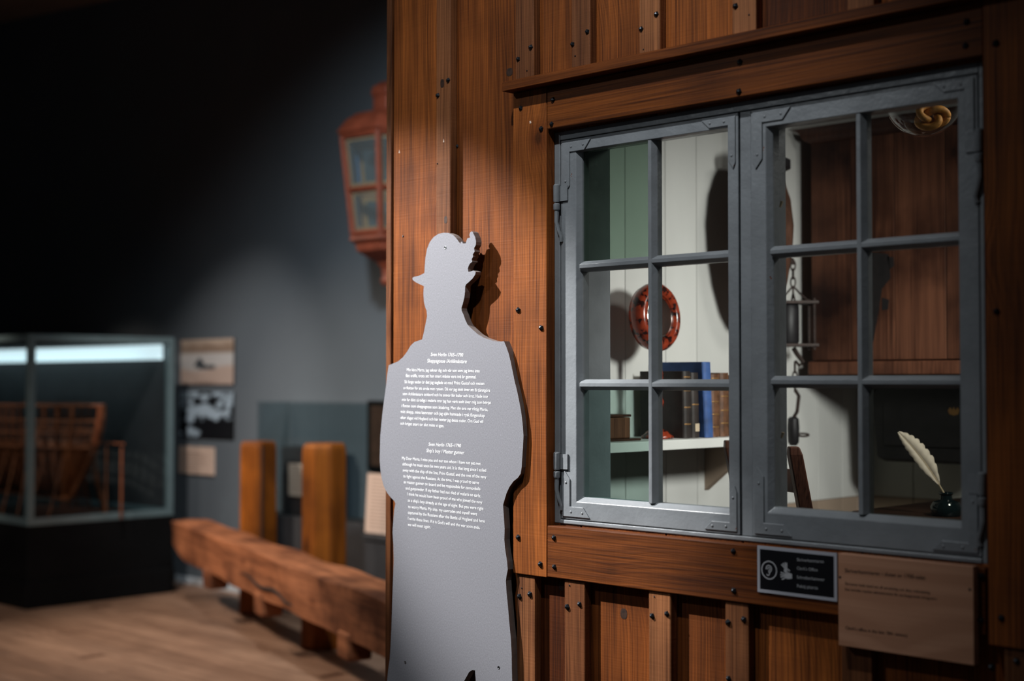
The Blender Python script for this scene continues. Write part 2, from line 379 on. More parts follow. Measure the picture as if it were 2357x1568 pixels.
# ------------------------------------------------------------------ mesh building
class MB:
    def __init__(s): s.v = []; s.f = []; s.c = None

    def add(s, vs, fs):
        o = len(s.v); s.v += [Vector(p) for p in vs]; s.f += [tuple(i + o for i in q) for q in fs]; return s

    def box(s, x0, x1, y0, y1, z0, z1):
        return s.add([(x0, y0, z0), (x1, y0, z0), (x1, y1, z0), (x0, y1, z0), (x0, y0, z1), (x1, y0, z1), (x1, y1, z1), (x0, y1, z1)],
                     [(0, 3, 2, 1), (4, 5, 6, 7), (0, 1, 5, 4), (1, 2, 6, 5), (2, 3, 7, 6), (3, 0, 4, 7)])

    def prism(s, poly, vec):
        """polygon (3-D points) extruded along vec"""
        n = len(poly); vec = Vector(vec)
        a = [Vector(p) for p in poly]; b = [p + vec for p in a]
        fs = [tuple(range(n)), tuple(range(2 * n - 1, n - 1, -1))]
        fs += [(i, i + n, (i + 1) % n + n, (i + 1) % n) for i in range(n)]
        return s.add(a + b, fs)

    def obox(s, c, ax, ay, az, hx, hy, hz):
        c = Vector(c); vs = []
        for z in (-1, 1):
            for x, y in ((-1, -1), (1, -1), (1, 1), (-1, 1)):
                vs.append(c + ax * hx * x + ay * hy * y + az * hz * z)
        return s.add(vs, [(0, 3, 2, 1), (4, 5, 6, 7), (0, 1, 5, 4), (1, 2, 6, 5), (2, 3, 7, 6), (3, 0, 4, 7)])

    def tube(s, pts, r, seg=8, cap=True):
        pts = [Vector(p) for p in pts]; n = len(pts)
        rs = r if isinstance(r, (list, tuple)) else [r] * n
        t0 = (pts[1] - pts[0]).normalized()
        up = Vector((0, 0, 1)) if abs(t0.z) < 0.9 else Vector((1, 0, 0))
        a = t0.cross(up).normalized(); vs = []
        for i, p in enumerate(pts):
            t = (pts[min(i + 1, n - 1)] - pts[max(i - 1, 0)]).normalized()
            a = (a - t * a.dot(t)).normalized(); b = t.cross(a)
            for k in range(seg):
                an = 2 * math.pi * k / seg
                vs.append(p + (a * math.cos(an) + b * math.sin(an)) * rs[i])
        fs = [(i * seg + k, i * seg + (k + 1) % seg, (i + 1) * seg + (k + 1) % seg, (i + 1) * seg + k) for i in range(n - 1) for k in range(seg)]
        if cap: fs += [tuple(range(seg - 1, -1, -1)), tuple((n - 1) * seg + k for k in range(seg))]
        return s.add(vs, fs)

    def lathe(s, prof, c, seg=24, axis=(0, 0, 1), a0=0.0):
        """prof: (radius, height) list about axis through c"""
        c = Vector(c); ax = Vector(axis).normalized()
        up = Vector((1, 0, 0)) if abs(ax.x) < 0.9 else Vector((0, 1, 0))
        u = (up - ax * up.dot(ax)).normalized(); v = ax.cross(u); vs = []
        for r, h in prof:
            for k in range(seg):
                an = a0 + 2 * math.pi * k / seg
                vs.append(c + ax * h + (u * math.cos(an) + v * math.sin(an)) * r)
        n = len(prof)
        fs = [(i * seg + k, i * seg + (k + 1) % seg, (i + 1) * seg + (k + 1) % seg, (i + 1) * seg + k) for i in range(n - 1) for k in range(seg)]
        fs += [tuple(range(seg - 1, -1, -1)), tuple((n - 1) * seg + k for k in range(seg))]
        return s.add(vs, fs)

    def build(s, name, mat, parent=None, bevel=0.0, smooth=False, origin=None):
        vs = s.v
        if origin is None:
            lo = [min(p[i] for p in vs) for i in range(3)]; hi = [max(p[i] for p in vs) for i in range(3)]
            origin = Vector(((lo[0] + hi[0]) / 2, (lo[1] + hi[1]) / 2, lo[2]))
        origin = Vector(origin)
        me = bpy.data.meshes.new(name)
        me.from_pydata([tuple(p - origin) for p in vs], [], s.f); me.update()
        bm = bmesh.new(); bm.from_mesh(me); bmesh.ops.recalc_face_normals(bm, faces=bm.faces)
        if smooth:
            for f in bm.faces: f.smooth = True
        bm.to_mesh(me); bm.free()
        if s.c:
            ca = me.color_attributes.new('print', 'FLOAT_COLOR', 'POINT')
            for i, c in enumerate(s.c): ca.data[i].color = (*c, 1)
        me.materials.append(MATS[mat])
        o = bpy.data.objects.new(name, me); COL.objects.link(o)
        place(o, origin, parent)
        if bevel:
            b = o.modifiers.new('bevel', 'BEVEL'); b.width = bevel; b.segments = 2; b.limit_method = 'ANGLE'
        if smooth == 'angle':
            try:
                me.set_sharp_from_angle(angle=math.radians(38))
            except Exception:
                pass
        return o


WLOC = {}


def place(o, origin, parent):
    WLOC[o.name] = Vector(origin)
    if parent is not None:
        o.parent = parent; o.location = Vector(origin) - WLOC[parent.name]
    else:
        o.location = origin


def tag(o, label=None, cat=None, group=None, kind=None):
    if label: o['label'] = label
    if cat: o['category'] = cat
    if group: o['group'] = group
    if kind: o['kind'] = kind
    return o


def thing(name, loc, label=None, cat=None, group=None, kind=None, parent=None):
    o = bpy.data.objects.new(name, None); COL.objects.link(o); o.empty_display_size = 0.05
    place(o, Vector(loc), parent)
    return tag(o, label, cat, group, kind)


def box(name, mat, parent, x0, x1, y0, y1, z0, z1, bevel=0.0):
    return MB().box(x0, x1, y0, y1, z0, z1).build(name, mat, parent, bevel)


def instance(name, src, origin, parent, rot=(0, 0, 0), scale=1.0):
    o = bpy.data.objects.new(name, src.data); COL.objects.link(o); place(o, origin, parent)
    o.rotation_euler = rot; o.scale = (scale,) * 3
    return o


def text_mesh(body, shear=0.0):
    c = bpy.data.curves.new('t', 'FONT'); c.body = body; c.shear = shear; c.size = 1.0
    c.resolution_u = 3; c.fill_mode = 'FRONT'
    o = bpy.data.objects.new('t', c); COL.objects.link(o)
    bpy.context.view_layer.update()
    dg = bpy.context.evaluated_depsgraph_get()
    me = bpy.data.meshes.new_from_object(o.evaluated_get(dg))
    bpy.data.objects.remove(o); bpy.data.curves.remove(c)
    return me


def lettering(body, p0, p1, normal, mat, parent, shear=0.0, hscale=1.0, lift=0.0006, bold=0.0):
    """one printed line: baseline from p0 to p1 on a surface with the given normal"""
    me = text_mesh(body, shear)
    xs = [v.co.x for v in me.vertices]; x0, x1 = min(xs), max(xs)
    p0, p1, n = Vector(p0), Vector(p1), Vector(normal)
    u = (p1 - p0).normalized(); v = n.cross(u).normalized()
    s = (p1 - p0).length / (x1 - x0); h = s * hscale
    for vt in me.vertices:
        x, y = vt.co.x - x0, vt.co.y
        vt.co = u * (x * s) + v * (y * h) + n * lift
    me.materials.clear(); me.materials.append(MATS[mat])
    me.name = 'lettering'
    o = bpy.data.objects.new('lettering', me); COL.objects.link(o); place(o, p0, parent)
    return o


def ribbon(mb, pts, wd, n):
    """flat stroke along pts (3-D, on a plane with normal n)"""
    pts = [Vector(p) for p in pts]; n = Vector(n); vs = []
    for i, p in enumerate(pts):
        t = (pts[min(i + 1, len(pts) - 1)] - pts[max(i - 1, 0)]).normalized()
        sd = n.cross(t).normalized() * wd / 2
        vs += [p - sd, p + sd]
    fs = [(2 * i, 2 * i + 2, 2 * i + 3, 2 * i + 1) for i in range(len(pts) - 1)]
    mb.add(vs, fs)


# ================================================================== THE SETTING: gallery
WALL_Y = 2.75
fl = box('floor', 'slab', None, -14, 2.2, -4.6, WALL_Y + .1, -0.10, -0.024); tag(fl, kind='structure')
PW = 0.137
proto = {}
row = 0; y = WALL_Y - 0.002
while y > -4.4:
    x = -13.6 + (row * 1.37) % 2.9 - 2.9
    while x < 2.0:
        ln = (2.6, 3.4, 4.1)[(row * 7 + int(x * 3)) % 3]
        x1 = min(x + ln, 2.1); a = max(x, -13.8)
        key = round(x1 - a, 3)
        if x1 - a > 0.05:
            o_ = Vector(((a + x1) / 2, y - PW / 2, -0.024))
            if key in proto:
                instance('plank', proto[key], o_, fl)
            else:
                proto[key] = MB().box(a, x1 - 0.002, y - PW, y - 0.0025, -0.024, 0).build('plank', 'floor_pine', fl, 0.0012, origin=o_)
        x = x1 if x1 > x else x + ln
    y -= PW; row += 1

wb = box('wall_back', 'gallery_paint', None, -14, 2.2, WALL_Y, WALL_Y + .1, 0, 4.9); tag(wb, kind='structure')
wl = box('wall_left', 'gallery_paint', None, -14.1, -14, -4.6, WALL_Y + .1, 0, 4.9); tag(wl, kind='structure')
bb = box('baseboard_back', 'skirting_white', None, -8.35, -2.96, WALL_Y - .014, WALL_Y, 0, 0.045, 0.002); tag(bb, kind='structure')
ce = MB()
ce.add([(-14, -4.6, 4.50), (-6, -4.6, 3.84), (2.2, -4.6, 3.84), (2.2, WALL_Y, 3.84), (-6, WALL_Y, 3.84), (-14, WALL_Y, 4.50),
        (-14, -4.6, 4.95), (2.2, -4.6, 4.95), (2.2, WALL_Y, 4.95), (-14, WALL_Y, 4.95)],
       [(0, 5, 4, 1), (1, 4, 3, 2), (6, 7, 8, 9), (0, 1, 2, 7, 6), (2, 3, 8, 7), (3, 4, 5, 9, 8), (5, 0, 6, 9)])
ce = ce.build('ceiling', 'ceiling_paint'); tag(ce, kind='structure')

# ================================================================== THE SETTING: timber hut facade (front plane y = 0)
HX0, HX1, HZ = -2.943, 0.62, 3.05
FX0, FX1, FZ0, FZ1 = -2.330, -1.232, 1.010, 1.947      # window frame, outer
wf = MB()
wf.box(HX0 + .02, FX0, 0.021, 0.18, 0, HZ); wf.box(FX1, HX1, 0.021, 0.18, 0, HZ)
wf.box(FX0, FX1, 0.021, 0.18, 0, FZ0); wf.box(FX0, FX1, 0.021, 0.18, FZ1, HZ)
wf = wf.build('wall_front', 'office_grey'); tag(wf, kind='structure')
BT = -0.024     # batten face
CT = -0.030     # casing face


def span(p0, p1, py, Y): return atY(p0, py, Y).x, atY(p1, py, Y).x


up = [(1186, 1228, 110), (1315, 1358, 60), (1471, 1518, 40), (1685, 1740, 30), (1950, 2011, 20)]
lowb = [(1189, 1231, 1400), (1299, 1346, 1420), (1493, 1544, 1440), (1669, 1723, 1450), (1936, 2007, 1530)]
upX = [span(a, b, yy, BT) for a, b, yy in up]
loX = [span(a, b, yy, BT) for a, b, yy in lowb]
b1 = span(1003, 1036, 876, BT)
for base in (-1.17, -0.97, -0.78, -0.57, -0.38, -0.17, 0.04, 0.24, 0.44):
    upX.append((base, base + 0.058)); loX.append((base - 0.02, base + 0.045))
LEDGE_T, LEDGE_B = 2.078, 2.054
UPZ0 = LEDGE_T
LOZ1 = 0.885
# boards
mid = lambda s: (s[0] + s[1]) / 2


def board(x0, x1, z0, z1):
    return box('board', 'pine_upright', wf, x0 + .0012, x1 - .0012, 0.0, 0.021, z0, z1, 0.0025)


board(-2.921, mid(b1), 0.0, HZ)
cas_l = span(1181, 1258, 760, CT)
board(mid(b1), cas_l[0] + 0.05, 0.0, HZ)
seq = [cas_l[0] + 0.05] + [mid(s) for s in upX[1:]] + [HX1]
for a, b in zip(seq, seq[1:]): board(a, b, FZ1, HZ)
seq = [cas_l[0] + 0.05] + [mid(s) for s in loX[1:]] + [HX1]
for a, b in zip(seq, seq[1:]):
    if a < -1.10: board(a, b, 0.0, FZ0)
    else: board(a, b, 0.0, FZ1)
board(cas_l[0] + 0.05, FX0, FZ0, FZ1)
board(FX1, seq[[i for i, v in enumerate(seq) if v > -1.10][0]] if False else -1.06, FZ0, FZ1)
# battens
for k, s in enumerate([b1]):
    box('batten', 'pine_batten', wf, s[0], s[1], BT, -0.0002, 0.0, HZ, 0.0025)
for s in upX: box('batten', 'pine_batten', wf, s[0], s[1], BT, -0.0002, UPZ0, HZ, 0.0025)
for s in loX: box('batten', 'pine_batten', wf, s[0], s[1], BT, -0.0002, 0.0, LOZ1 if s[0] < -1.0 else UPZ0 - .03, 0.0025)
box('corner_board', 'pine_batten', wf, HX0, -2.9225, -0.006, 0.18, 0, HZ, 0.002)
# hut shell behind
hs = box('wall_side', 'pine_upright', None, HX0 + .001, HX0 + 0.025, 0.1802, WALL_Y - .001, 0, HZ); tag(hs, kind='structure')
hr = box('wall_right', 'office_grey', None, HX1 - .03, HX1, 0.1802, WALL_Y - .001, 0, HZ); tag(hr, kind='structure')
hc = MB().box(HX0 - .04, HX1 + .04, -0.10, WALL_Y - .001, HZ, HZ + .05).build('trim_5', 'pine_level'); tag(hc, kind='structure')

# nails
nail0 = None


def nail(px, py, Y, parent, s=1.0):
    global nail0
    p = atY(px, py, Y)
    rot = (0, random.uniform(0, 1.5), 0)
    if nail0 is None:
        mb = MB().lathe([(0.0072, 0.0), (0.0070, 0.0016), (0.0040, 0.0052), (0.0008, 0.0066)], (0, 0, 0), 5, (0, -1, 0))
        nail0 = mb.build('nail', 'iron_black', parent, origin=(0, 0, 0)); place(nail0, p, parent); return nail0
    return instance('nail', nail0, p, parent, rot, s * random.uniform(.92, 1.08))


for px, py in ((1032, 185), (1008, 220), (1222, 109), (1193, 136), (1352, 73), (1318, 102), (1511, 33), (1476, 67), (1693, 14),
               (1196, 1373), (1220, 1368), (1306, 1397), (1334, 1391), (1501, 1418), (1535, 1413), (1676, 1433), (1712, 1426), (1677, 1562)):
    nail(px, py, BT, wf)
nail(1052, 337, 0, wf, .8); nail(928, 544, 0, wf, .45)
for px, py in ((1213, 163), (1324, 129), (1481, 114), (1724, 34), (1007, 377), (1311, 1348), (1506, 1374), (1201, 1354)):
    nail(px, py, BT, wf, .32)
# pale chips of bare wood
for px, py, Y in ((1021, 324, BT), (919, 349, 0)):
    p = atY(px, py, Y)
    MB().prism([p + Vector((-.0015, 0, -.004)), p + Vector((.003, 0, -.004)), p + Vector((.0005, 0, .0045))], (0, -0.0006, 0)).build('chip', 'wood_flake', wf)

plain('knot_wood', (0.030, 0.012, 0.006), 0.6, var=0.7, scale=90)
for px, py, Y, rx, rz in ((1018, 192, BT, .007, .013), (1173, 166, 0, .011, .012), (1026, 506, BT, .006, .011), (1436, 1413, 0, .010, .014), (1292, 1350, 0, .008, .012)):
    p = atY(px, py, Y)
    MB().prism([p + Vector((rx * math.cos(a), 0, rz * math.sin(a) * (1 + .15 * math.cos(2 * a)))) for a in [2 * math.pi * k / 16 for k in range(16)]], (0, -0.0005, 0)).build('knot', 'knot_wood', wf)
# window casing and drip ledge
cl = box('trim_1', 'pine_upright', None, cas_l[0], cas_l[1], CT, -0.0002, 0.882, LEDGE_B, 0.002); tag(cl, kind='structure')
for px, py in ((1199, 249), (1246, 297), (1193, 714), (1246, 755), (1193, 1237), (1244, 1299)): nail(px, py, CT, cl)
p = atY(1221, 281, CT)
MB().prism([p + Vector((-.002, 0, -.004)), p + Vector((.003, 0, -.003)), p + Vector((.002, 0, .003)), p + Vector((-.003, 0, .003))], (0, -0.0006, 0)).build('chip', 'wood_flake', cl)
hx1 = atY(2265, 300, CT).x
hd = box('trim_2', 'pine_level', None, cas_l[1] + .002, hx1 - .001, CT, -0.0002, 1.951, LEDGE_B - .0005, 0.002); tag(hd, kind='structure')
for px, py in ((1273, 230), (1270, 286), (1703, 143), (1701, 211), (2225, 50), (2222, 105)): nail(px, py, CT, hd)
ap = box('trim_3', 'pine_level', None, cas_l[1] + .002, atY(2268, 1350, CT).x, CT, -0.0002, 0.884, 1.0055, 0.002); tag(ap, kind='structure')
for px, py in ((1275, 1238), (1276, 1305), (1688, 1269), (1689, 1360), (2260, 1326), (2257, 1427)): nail(px, py, CT, ap)
cr = box('trim_4', 'pine_upright', None, hx1 + .001, hx1 + .155, CT - .004, -0.0002, 0.868, LEDGE_B, 0.002); tag(cr, kind='structure')
for px, py in ((2292, 100), (2294, 717), (2305, 1423)): nail(px, py, CT - .004, cr)
nail(2283, 1536, BT, wf); nail(2340, 1522, BT, wf)
lx = atY(1155, 215, -0.065).x
le = MB()
le.prism([(lx, -0.065, LEDGE_B), (lx, -0.0004, LEDGE_B), (lx, -0.0004, LEDGE_T + .018), (lx, -0.061, LEDGE_T), (lx, -0.065, LEDGE_T - .003)], (hx1 + .20 - lx, 0, 0))
le = le.build('trim_6', 'pine_level', None, 0.0015); tag(le, kind='structure')

# ================================================================== window with two casements
win = thing('window_1', ((FX0 + FX1) / 2, 0, FZ0), kind='structure')
GP = 'grey_paint'
box('jamb', GP, win, FX0, -2.3075, 0.0, 0.184, FZ0, FZ1, 0.0015)
box('jamb', GP, win, -1.241, FX1, 0.0, 0.184, FZ0, FZ1, 0.0015)
box('head', GP, win, -2.3070, -1.2415, 0.0, 0.184, 1.9265, FZ1, 0.0015)
box('sill', GP, win, -2.3070, -1.2415, -0.003, 0.184, FZ0, 1.0195, 0.002)
post = box('mullion', GP, win, -1.7865, -1.7575, 0.004, 0.1346, 1.020, 1.926, 0.002)
for zz in (atX(1793, 478, -1.757).z, atX(1797, 1005, -1.757).z):
    pz = Vector((-1.757, 0.085, zz))
    MB().tube([pz, pz + Vector((.018, 0, 0)), pz + Vector((.022, 0, .010))], 0.0035, 6).build('peg', 'label_paper', post)

TH = 0.0   # casement face y
def casement(x0, x1, z0, z1, gx0, gx1, gz0, gz1, mx, mz, mats, hinge_side):
    c = MB()
    yb = 0.036
    # stiles and rails with a chamfered inner edge
    def frame_piece(poly_front, poly_back):
        n = 4
        c.add(poly_front + poly_back, [(0, 1, 2, 3), (7, 6, 5, 4)] + [(i, i + 4, (i + 1) % 4 + 4, (i + 1) % 4) for i in range(4)])
    fx0, fx1, fz0, fz1 = gx0 - .006, gx1 + .001, gz0 - .010, gz1 + .006
    ix0, ix1, iz0, iz1 = gx0 + .004, gx1 + .008, gz0 + .002, gz1 + .004
    outer = [(x0, z0), (x1, z0), (x1, z1), (x0, z1)]
    inner = [(fx0, fz0), (fx1, fz0), (fx1, fz1), (fx0, fz1)]
    back = [(ix0, iz0), (ix1, iz0), (ix1, iz1), (ix0, iz1)]
    vs = [(x, TH, z) for x, z in outer] + [(x, TH, z) for x, z in inner] + [(x, 0.013, z) for x, z in back] + \
         [(x, yb, z) for x, z in back] + [(x, yb, z) for x, z in outer]
    fs = []
    for k in range(4):
        j = (k + 1) % 4
        fs += [(k, j, 4 + j, 4 + k), (4 + k, 4 + j, 8 + j, 8 + k), (8 + k, 8 + j, 12 + j, 12 + k), (12 + k, 12 + j, 16 + j, 16 + k), (16 + k, 16 + j, j, k)]
    c.add(vs, fs)
    cas = c.build('casement', GP, win, 0.0014)
    w1, w2 = 0.0045, 0.0125
    def vm(x, a, b):
        return MB().prism([(x - w1, 0.002, a), (x + w1, 0.002, a), (x + w2, 0.015, a), (x + w2, 0.032, a), (x - w2, 0.032, a), (x - w2, 0.015, a)], (0, 0, b - a)).build('muntin', GP, cas, 0.001)
    vm(mx, iz0 - .002, iz1 + .002)
    for z in mz:
        MB().prism([(ix0 - .002, 0.0025, z - w1), (ix0 - .002, 0.0025, z + w1), (ix0 - .002, 0.0155, z + w2), (ix0 - .002, 0.0325, z + w2), (ix0 - .002, 0.0325, z - w2), (ix0 - .002, 0.0155, z - w2)],
                   (ix1 - ix0 + .004, 0, 0)).build('muntin', GP, cas, 0.001)
    xs = [ix0, mx, ix1]; zs = [iz0, mz[1], mz[0], iz1]
    for r in range(3):
        for q in range(2):
            box('pane', mats[2 - r][q], cas, xs[q] - .001, xs[q + 1] + .001, 0.0175, 0.0195, zs[r] - .001, zs[r + 1] + .001)
    # iron corner brackets
    for sx, X in ((1, x0), (-1, x1)):
        for sz, Z in ((1, z0), (-1, z1)):
            wd = 0.024 if sx == 1 else 0.019
            la, lb = random.uniform(.075, .095), random.uniform(.09, .135)
            e = 0.006
            pts = [(X + sx * e, Z + sz * e), (X + sx * (la + .012), Z + sz * e), (X + sx * (la - .008), Z + sz * (e + wd)),
                   (X + sx * (e + wd), Z + sz * (e + wd)), (X + sx * (e + wd), Z + sz * (lb - .006)), (X + sx * (e + wd * .3), Z + sz * (lb + .014)), (X + sx * e, Z + sz * (lb))]
            MB().prism([(a, TH - .0032, b) for a, b in pts], (0, 0.0036, 0)).build('corner_bracket', GP, cas, 0.0012)
            for rx, rz in ((la * .35, wd * .5), (la * .8, wd * .45), (wd * .5, lb * .8)):
                q = Vector((X + sx * (e + rx), TH - .003, Z + sz * (e + rz)))
                MB().lathe([(0.0034, 0), (0.0030, 0.0012), (0.001, 0.0020)], q, 6, (0, -1, 0)).build('rivet', GP, cas)
    # pin hinges on the hung side
    X = x0 - 0.006 if hinge_side < 0 else x1 + 0.006
    for Z in (1.125, 1.765):
        h = MB()
        h.lathe([(0.0075, 0), (0.0085, .004), (0.0085, .040), (0.006, .043)], (X, -0.008, Z + .012), 10)
        h.lathe([(0.0075, 0), (0.0085, .003), (0.0085, .014), (0.0065, .016)], (X, -0.008, Z - .007), 10)
        s = -hinge_side
        h.tube([(X, -.008, Z - .004), (X - s * .001, -.008, Z - .035), (X + s * .004, -.007, Z - .055), (X + s * .010, -.004, Z - .070), (X + s * .008, -.001, Z - .082)], [.0058, .0052, .0045, .0045, .006], 7)
        h.box(min(X, X + s * .03), max(X, X + s * .03), -.0045, -.0008, Z + .014, Z + .050)
        h.build('hinge', GP, cas, smooth='angle')
    return cas


pc, pg, pt, pd = 'pane_clear', 'pane_green', 'pane_teal', 'pane_dark'
casement(-2.305, -1.7885, 1.0215, 1.9245, -2.2505, -1.817, 1.073, 1.890, -2.034, (1.620, 1.340), [[pg, pc], [pc, pc], [pt, pc]], -1)
casement(-1.7555, -1.2430, 1.0215, 1.9245, -1.712, -1.2845, 1.083, 1.879, -1.498, (1.620, 1.347), [[pc, pc], [pc, pc], [pc, pd]], 1)

# ================================================================== the clerk's office behind the window
OX, OY = -2.60, 1.88
owl = box('wall_office_left', 'office_grey', None, OX - .05, OX - .014, 0.1805, OY + .05, 0, 2.60); tag(owl, kind='structure')
ys = [0.181] + [atX(px, 876, OX).y for px in (1440, 1533, 1605, 1690, 1787, 1882, 1937)] + [1.82, OY]
DADO = atX(1890, 1151, OX).z
for a, b in zip(ys, ys[1:]):
    box('board', 'white_boards', owl, OX - .014, OX, a + .0012, b - .0012, DADO, 2.5, 0.002)
    box('board', 'tan_boards', owl, OX - .014, OX, a + .0012, b - .0012, 0, DADO - .001, 0.002)
owb = box('wall_office_back', 'office_grey', None, OX - .05, HX1 - .031, OY + .014, OY + .05, 0, 2.60); tag(owb, kind='structure')
x = OX
while x < HX1 - .05:
    x1 = min(x + random.uniform(.14, .19), HX1 - .035)
    box('board', 'white_boards', owb, x + .0012, x1 - .0012, OY, OY + .014, DADO, 2.5, 0.002)
    box('board', 'tan_boards', owb, x + .0012, x1 - .0012, OY, OY + .014, 0, DADO - .001, 0.002)
    x = x1
oc = box('ceiling_office', 'office_dark', None, OX, HX1 - .031, 0.1805, OY, 2.5, 2.55); tag(oc, kind='structure')
of = box('floor_office', 'dark_wood', None, OX, HX1 - .031, 0.1805, OY, 0.0005, 0.03); tag(of, kind='structure')

# ================================================================== cut-out figure screwed to the battens
PY = -0.0435; PB = BT - .0004
z1 = [(125, 955), (185, 930), (215, 905), (245, 865), (265, 830), (290, 805), (340, 788), (350, 750), (362, 690), (372, 640), (370, 605), (360, 580), (352, 545), (349, 500), (350, 465), (352, 445),
      (335, 437), (300, 420), (280, 405), (278, 392), (287, 385), (315, 380), (340, 368), (355, 360), (358, 310), (362, 260), (372, 205), (390, 160), (415, 128), (445, 108), (480, 100), (510, 102), (540, 115), (560, 135), (578, 160), (588, 172),
      (590, 160), (598, 157), (603, 168), (611, 170), (622, 168), (627, 150), (633, 136), (650, 131), (645, 115), (650, 98), (660, 91), (668, 98), (674, 112), (683, 130), (688, 160), (686, 180), (675, 200), (679, 222), (667, 240), (669, 255), (660, 270), (663, 288), (650, 298), (641, 312), (635, 330), (638, 352),
      (655, 350), (670, 344), (686, 352), (682, 370), (667, 393), (645, 415), (625, 432), (618, 445), (617, 480), (612, 520), (602, 560), (594, 585), (596, 605), (608, 630), (620, 665), (635, 695), (660, 720), (700, 755), (740, 778), (790, 795), (825, 803), (868, 800),
      (885, 840), (900, 885), (912, 935), (922, 985), (935, 1050), (950, 1110), (965, 1180), (978, 1250), (988, 1330)]
z2 = [(980, 10), (976, 90), (972, 150), (968, 210), (962, 250), (945, 275), (915, 300), (890, 335), (872, 375), (858, 420), (850, 450), (855, 520), (860, 600), (858, 670), (862, 720), (868, 760), (876, 810), (880, 860), (872, 900), (868, 930), (872, 1000), (880, 1080), (890, 1200), (900, 1300), (905, 1400), (906, 1500), (908, 1568)]
z2l = [(113, 1568), (120, 1500), (130, 1430), (135, 1350), (140, 1250), (145, 1100), (148, 1000), (152, 900), (155, 800), (153, 700), (148, 620), (152, 560), (158, 480), (166, 440), (160, 425), (140, 405), (115, 375), (92, 330), (78, 280), (70, 220), (66, 160), (68, 80), (70, 0)]
z1l = [(72, 1400), (78, 1330), (85, 1260), (95, 1180), (108, 1090), (115, 1020)]
c1 = lambda p: atY(850 + p[0] / 2.8, 500 + p[1] / 2.8, PY)
c2 = lambda p: atY(850 + p[0] / 2.761, 1000 + p[1] / 2.761, PY)
out = [c1(p) for p in z1] + [c2(p) for p in z2]
xr, zr = out[-1].x, out[-1].z
lft = [c2(p) for p in z2l]
xl = lft[0].x
nt_ = [c2(p) for p in ((677, 1568), (672, 1500), (655, 1498), (635, 1510), (603, 1568))]
cx = (nt_[0].x + nt_[-1].x) / 2
# coat skirts, breeches, stockings and shoes below the picture's edge
below = [(xr + .004, .50), (xr - .03, .485), (xr - .055, .47), (xr - .07, .36), (xr - .065, .25), (xr - .085, .12), (xr - .085, .07), (xr - .03, .045), (xr - .025, .012), (cx + .03, .012), (cx + .028, .07), (cx + .03, .2), (cx + .02, .36)]
below2 = [(cx - .05, .36), (cx - .055, .2), (cx - .06, .07), (cx - .055, .012), (xl - .005, .012), (xl + .0, .045), (xl + .05, .07), (xl + .05, .12), (xl + .03, .25), (xl + .04, .36), (xl + .03, .47), (xl - .01, .485)]
poly = out + [Vector((a, PY, b)) for a, b in below] + nt_ + [Vector((a, PY, b)) for a, b in below2] + lft + [c1(p) for p in z1l]
fig = thing('silhouette_figure', (-2.70, PY, 0.012),
            'flat grey cut-out of a man in a hat, printed with white text', 'cut-out figure')


def flat_plate(poly, depth, name, mat, edge_mat, parent):
    bm = bmesh.new(); org = Vector((-2.70, PY, 0.012))
    vs = [bm.verts.new(p - org) for p in poly]
    es = [bm.edges.new((vs[i], vs[(i + 1) % len(vs)])) for i in range(len(vs))]
    bmesh.ops.triangle_fill(bm, use_beauty=True, use_dissolve=False, edges=es)
    ex = bmesh.ops.extrude_face_region(bm, geom=list(bm.faces))
    bmesh.ops.translate(bm, vec=(0, depth, 0), verts=[g for g in ex['geom'] if isinstance(g, bmesh.types.BMVert)])
    bmesh.ops.recalc_face_normals(bm, faces=bm.faces)
    for f in bm.faces: f.material_index = 0 if abs(f.normal.y) > 0.9 else 1
    me = bpy.data.meshes.new(name); bm.to_mesh(me); bm.free()
    me.materials.append(MATS[mat]); me.materials.append(MATS[edge_mat])
    o = bpy.data.objects.new(name, me); COL.objects.link(o); place(o, org, parent)
    return o


flat_plate(poly, PB - PY, 'board', 'mdf_face', 'mdf_edge', fig)
for px, py in ((1025, 570), (933, 1525), (1148, 1537)):
    p = atY(px, py, PY)
    MB().lathe([(0.0042, -0.001), (0.0042, 0.0006), (0.0030, 0.0009), (0.0016, 0.0002)], p, 12, (0, -1, 0)).build('screw', 'steel', fig)
NF = (0, -1, 0)
T1 = [("Sven Herlin 1765–1790", 397, 895, 606, 900, .22), ("Skeppsgosse /Arklimästare", 374, 937, 629, 942, .22),
      ("Min kära Marta, jag saknar dig och vår son som jag ännu inte", 243, 993, 712, 1001, 0),
      ("fått träffa, trots att han snart måste vara två år gammal.", 236, 1031, 691, 1040, 0),
      ("Så länge sedan är det jag seglade ut med Prins Gustaf och resten", 228, 1070, 742, 1083, 0),
      ("av flottan för att strida mot ryssen. Då var jag stolt över att få tjänstgöra", 221, 1109, 780, 1126, 0),
      ("som Arklimästare ombord och ha ansvar för kulor och krut. Hade inte", 217, 1147, 765, 1166, 0),
      ("min far dött så tidigt i malaria tror jag han varit stolt över mig som börjat", 212, 1185, 786, 1206, 0),
      ("i flottan som skeppsgosse som åttaåring. Men din oro var riktig Marta,", 208, 1224, 766, 1250, 0),
      ("mitt skepp, mina kamrater och jag själv hamnade i rysk fångenskap", 204, 1262, 745, 1290, 0),
      ("efter slaget vid Hogland och här textar jag dessa rader. Om Gud vill", 203, 1301, 735, 1328, 0),
      ("och kriget snart tar slut möts vi igen.", 201, 1338, 483, 1355, 0),
      ("Sven Herlin 1765–1790", 383, 1474, 592, 1485, .22), ("Ship's boy / Master gunner", 369, 1515, 614, 1529, .22)]
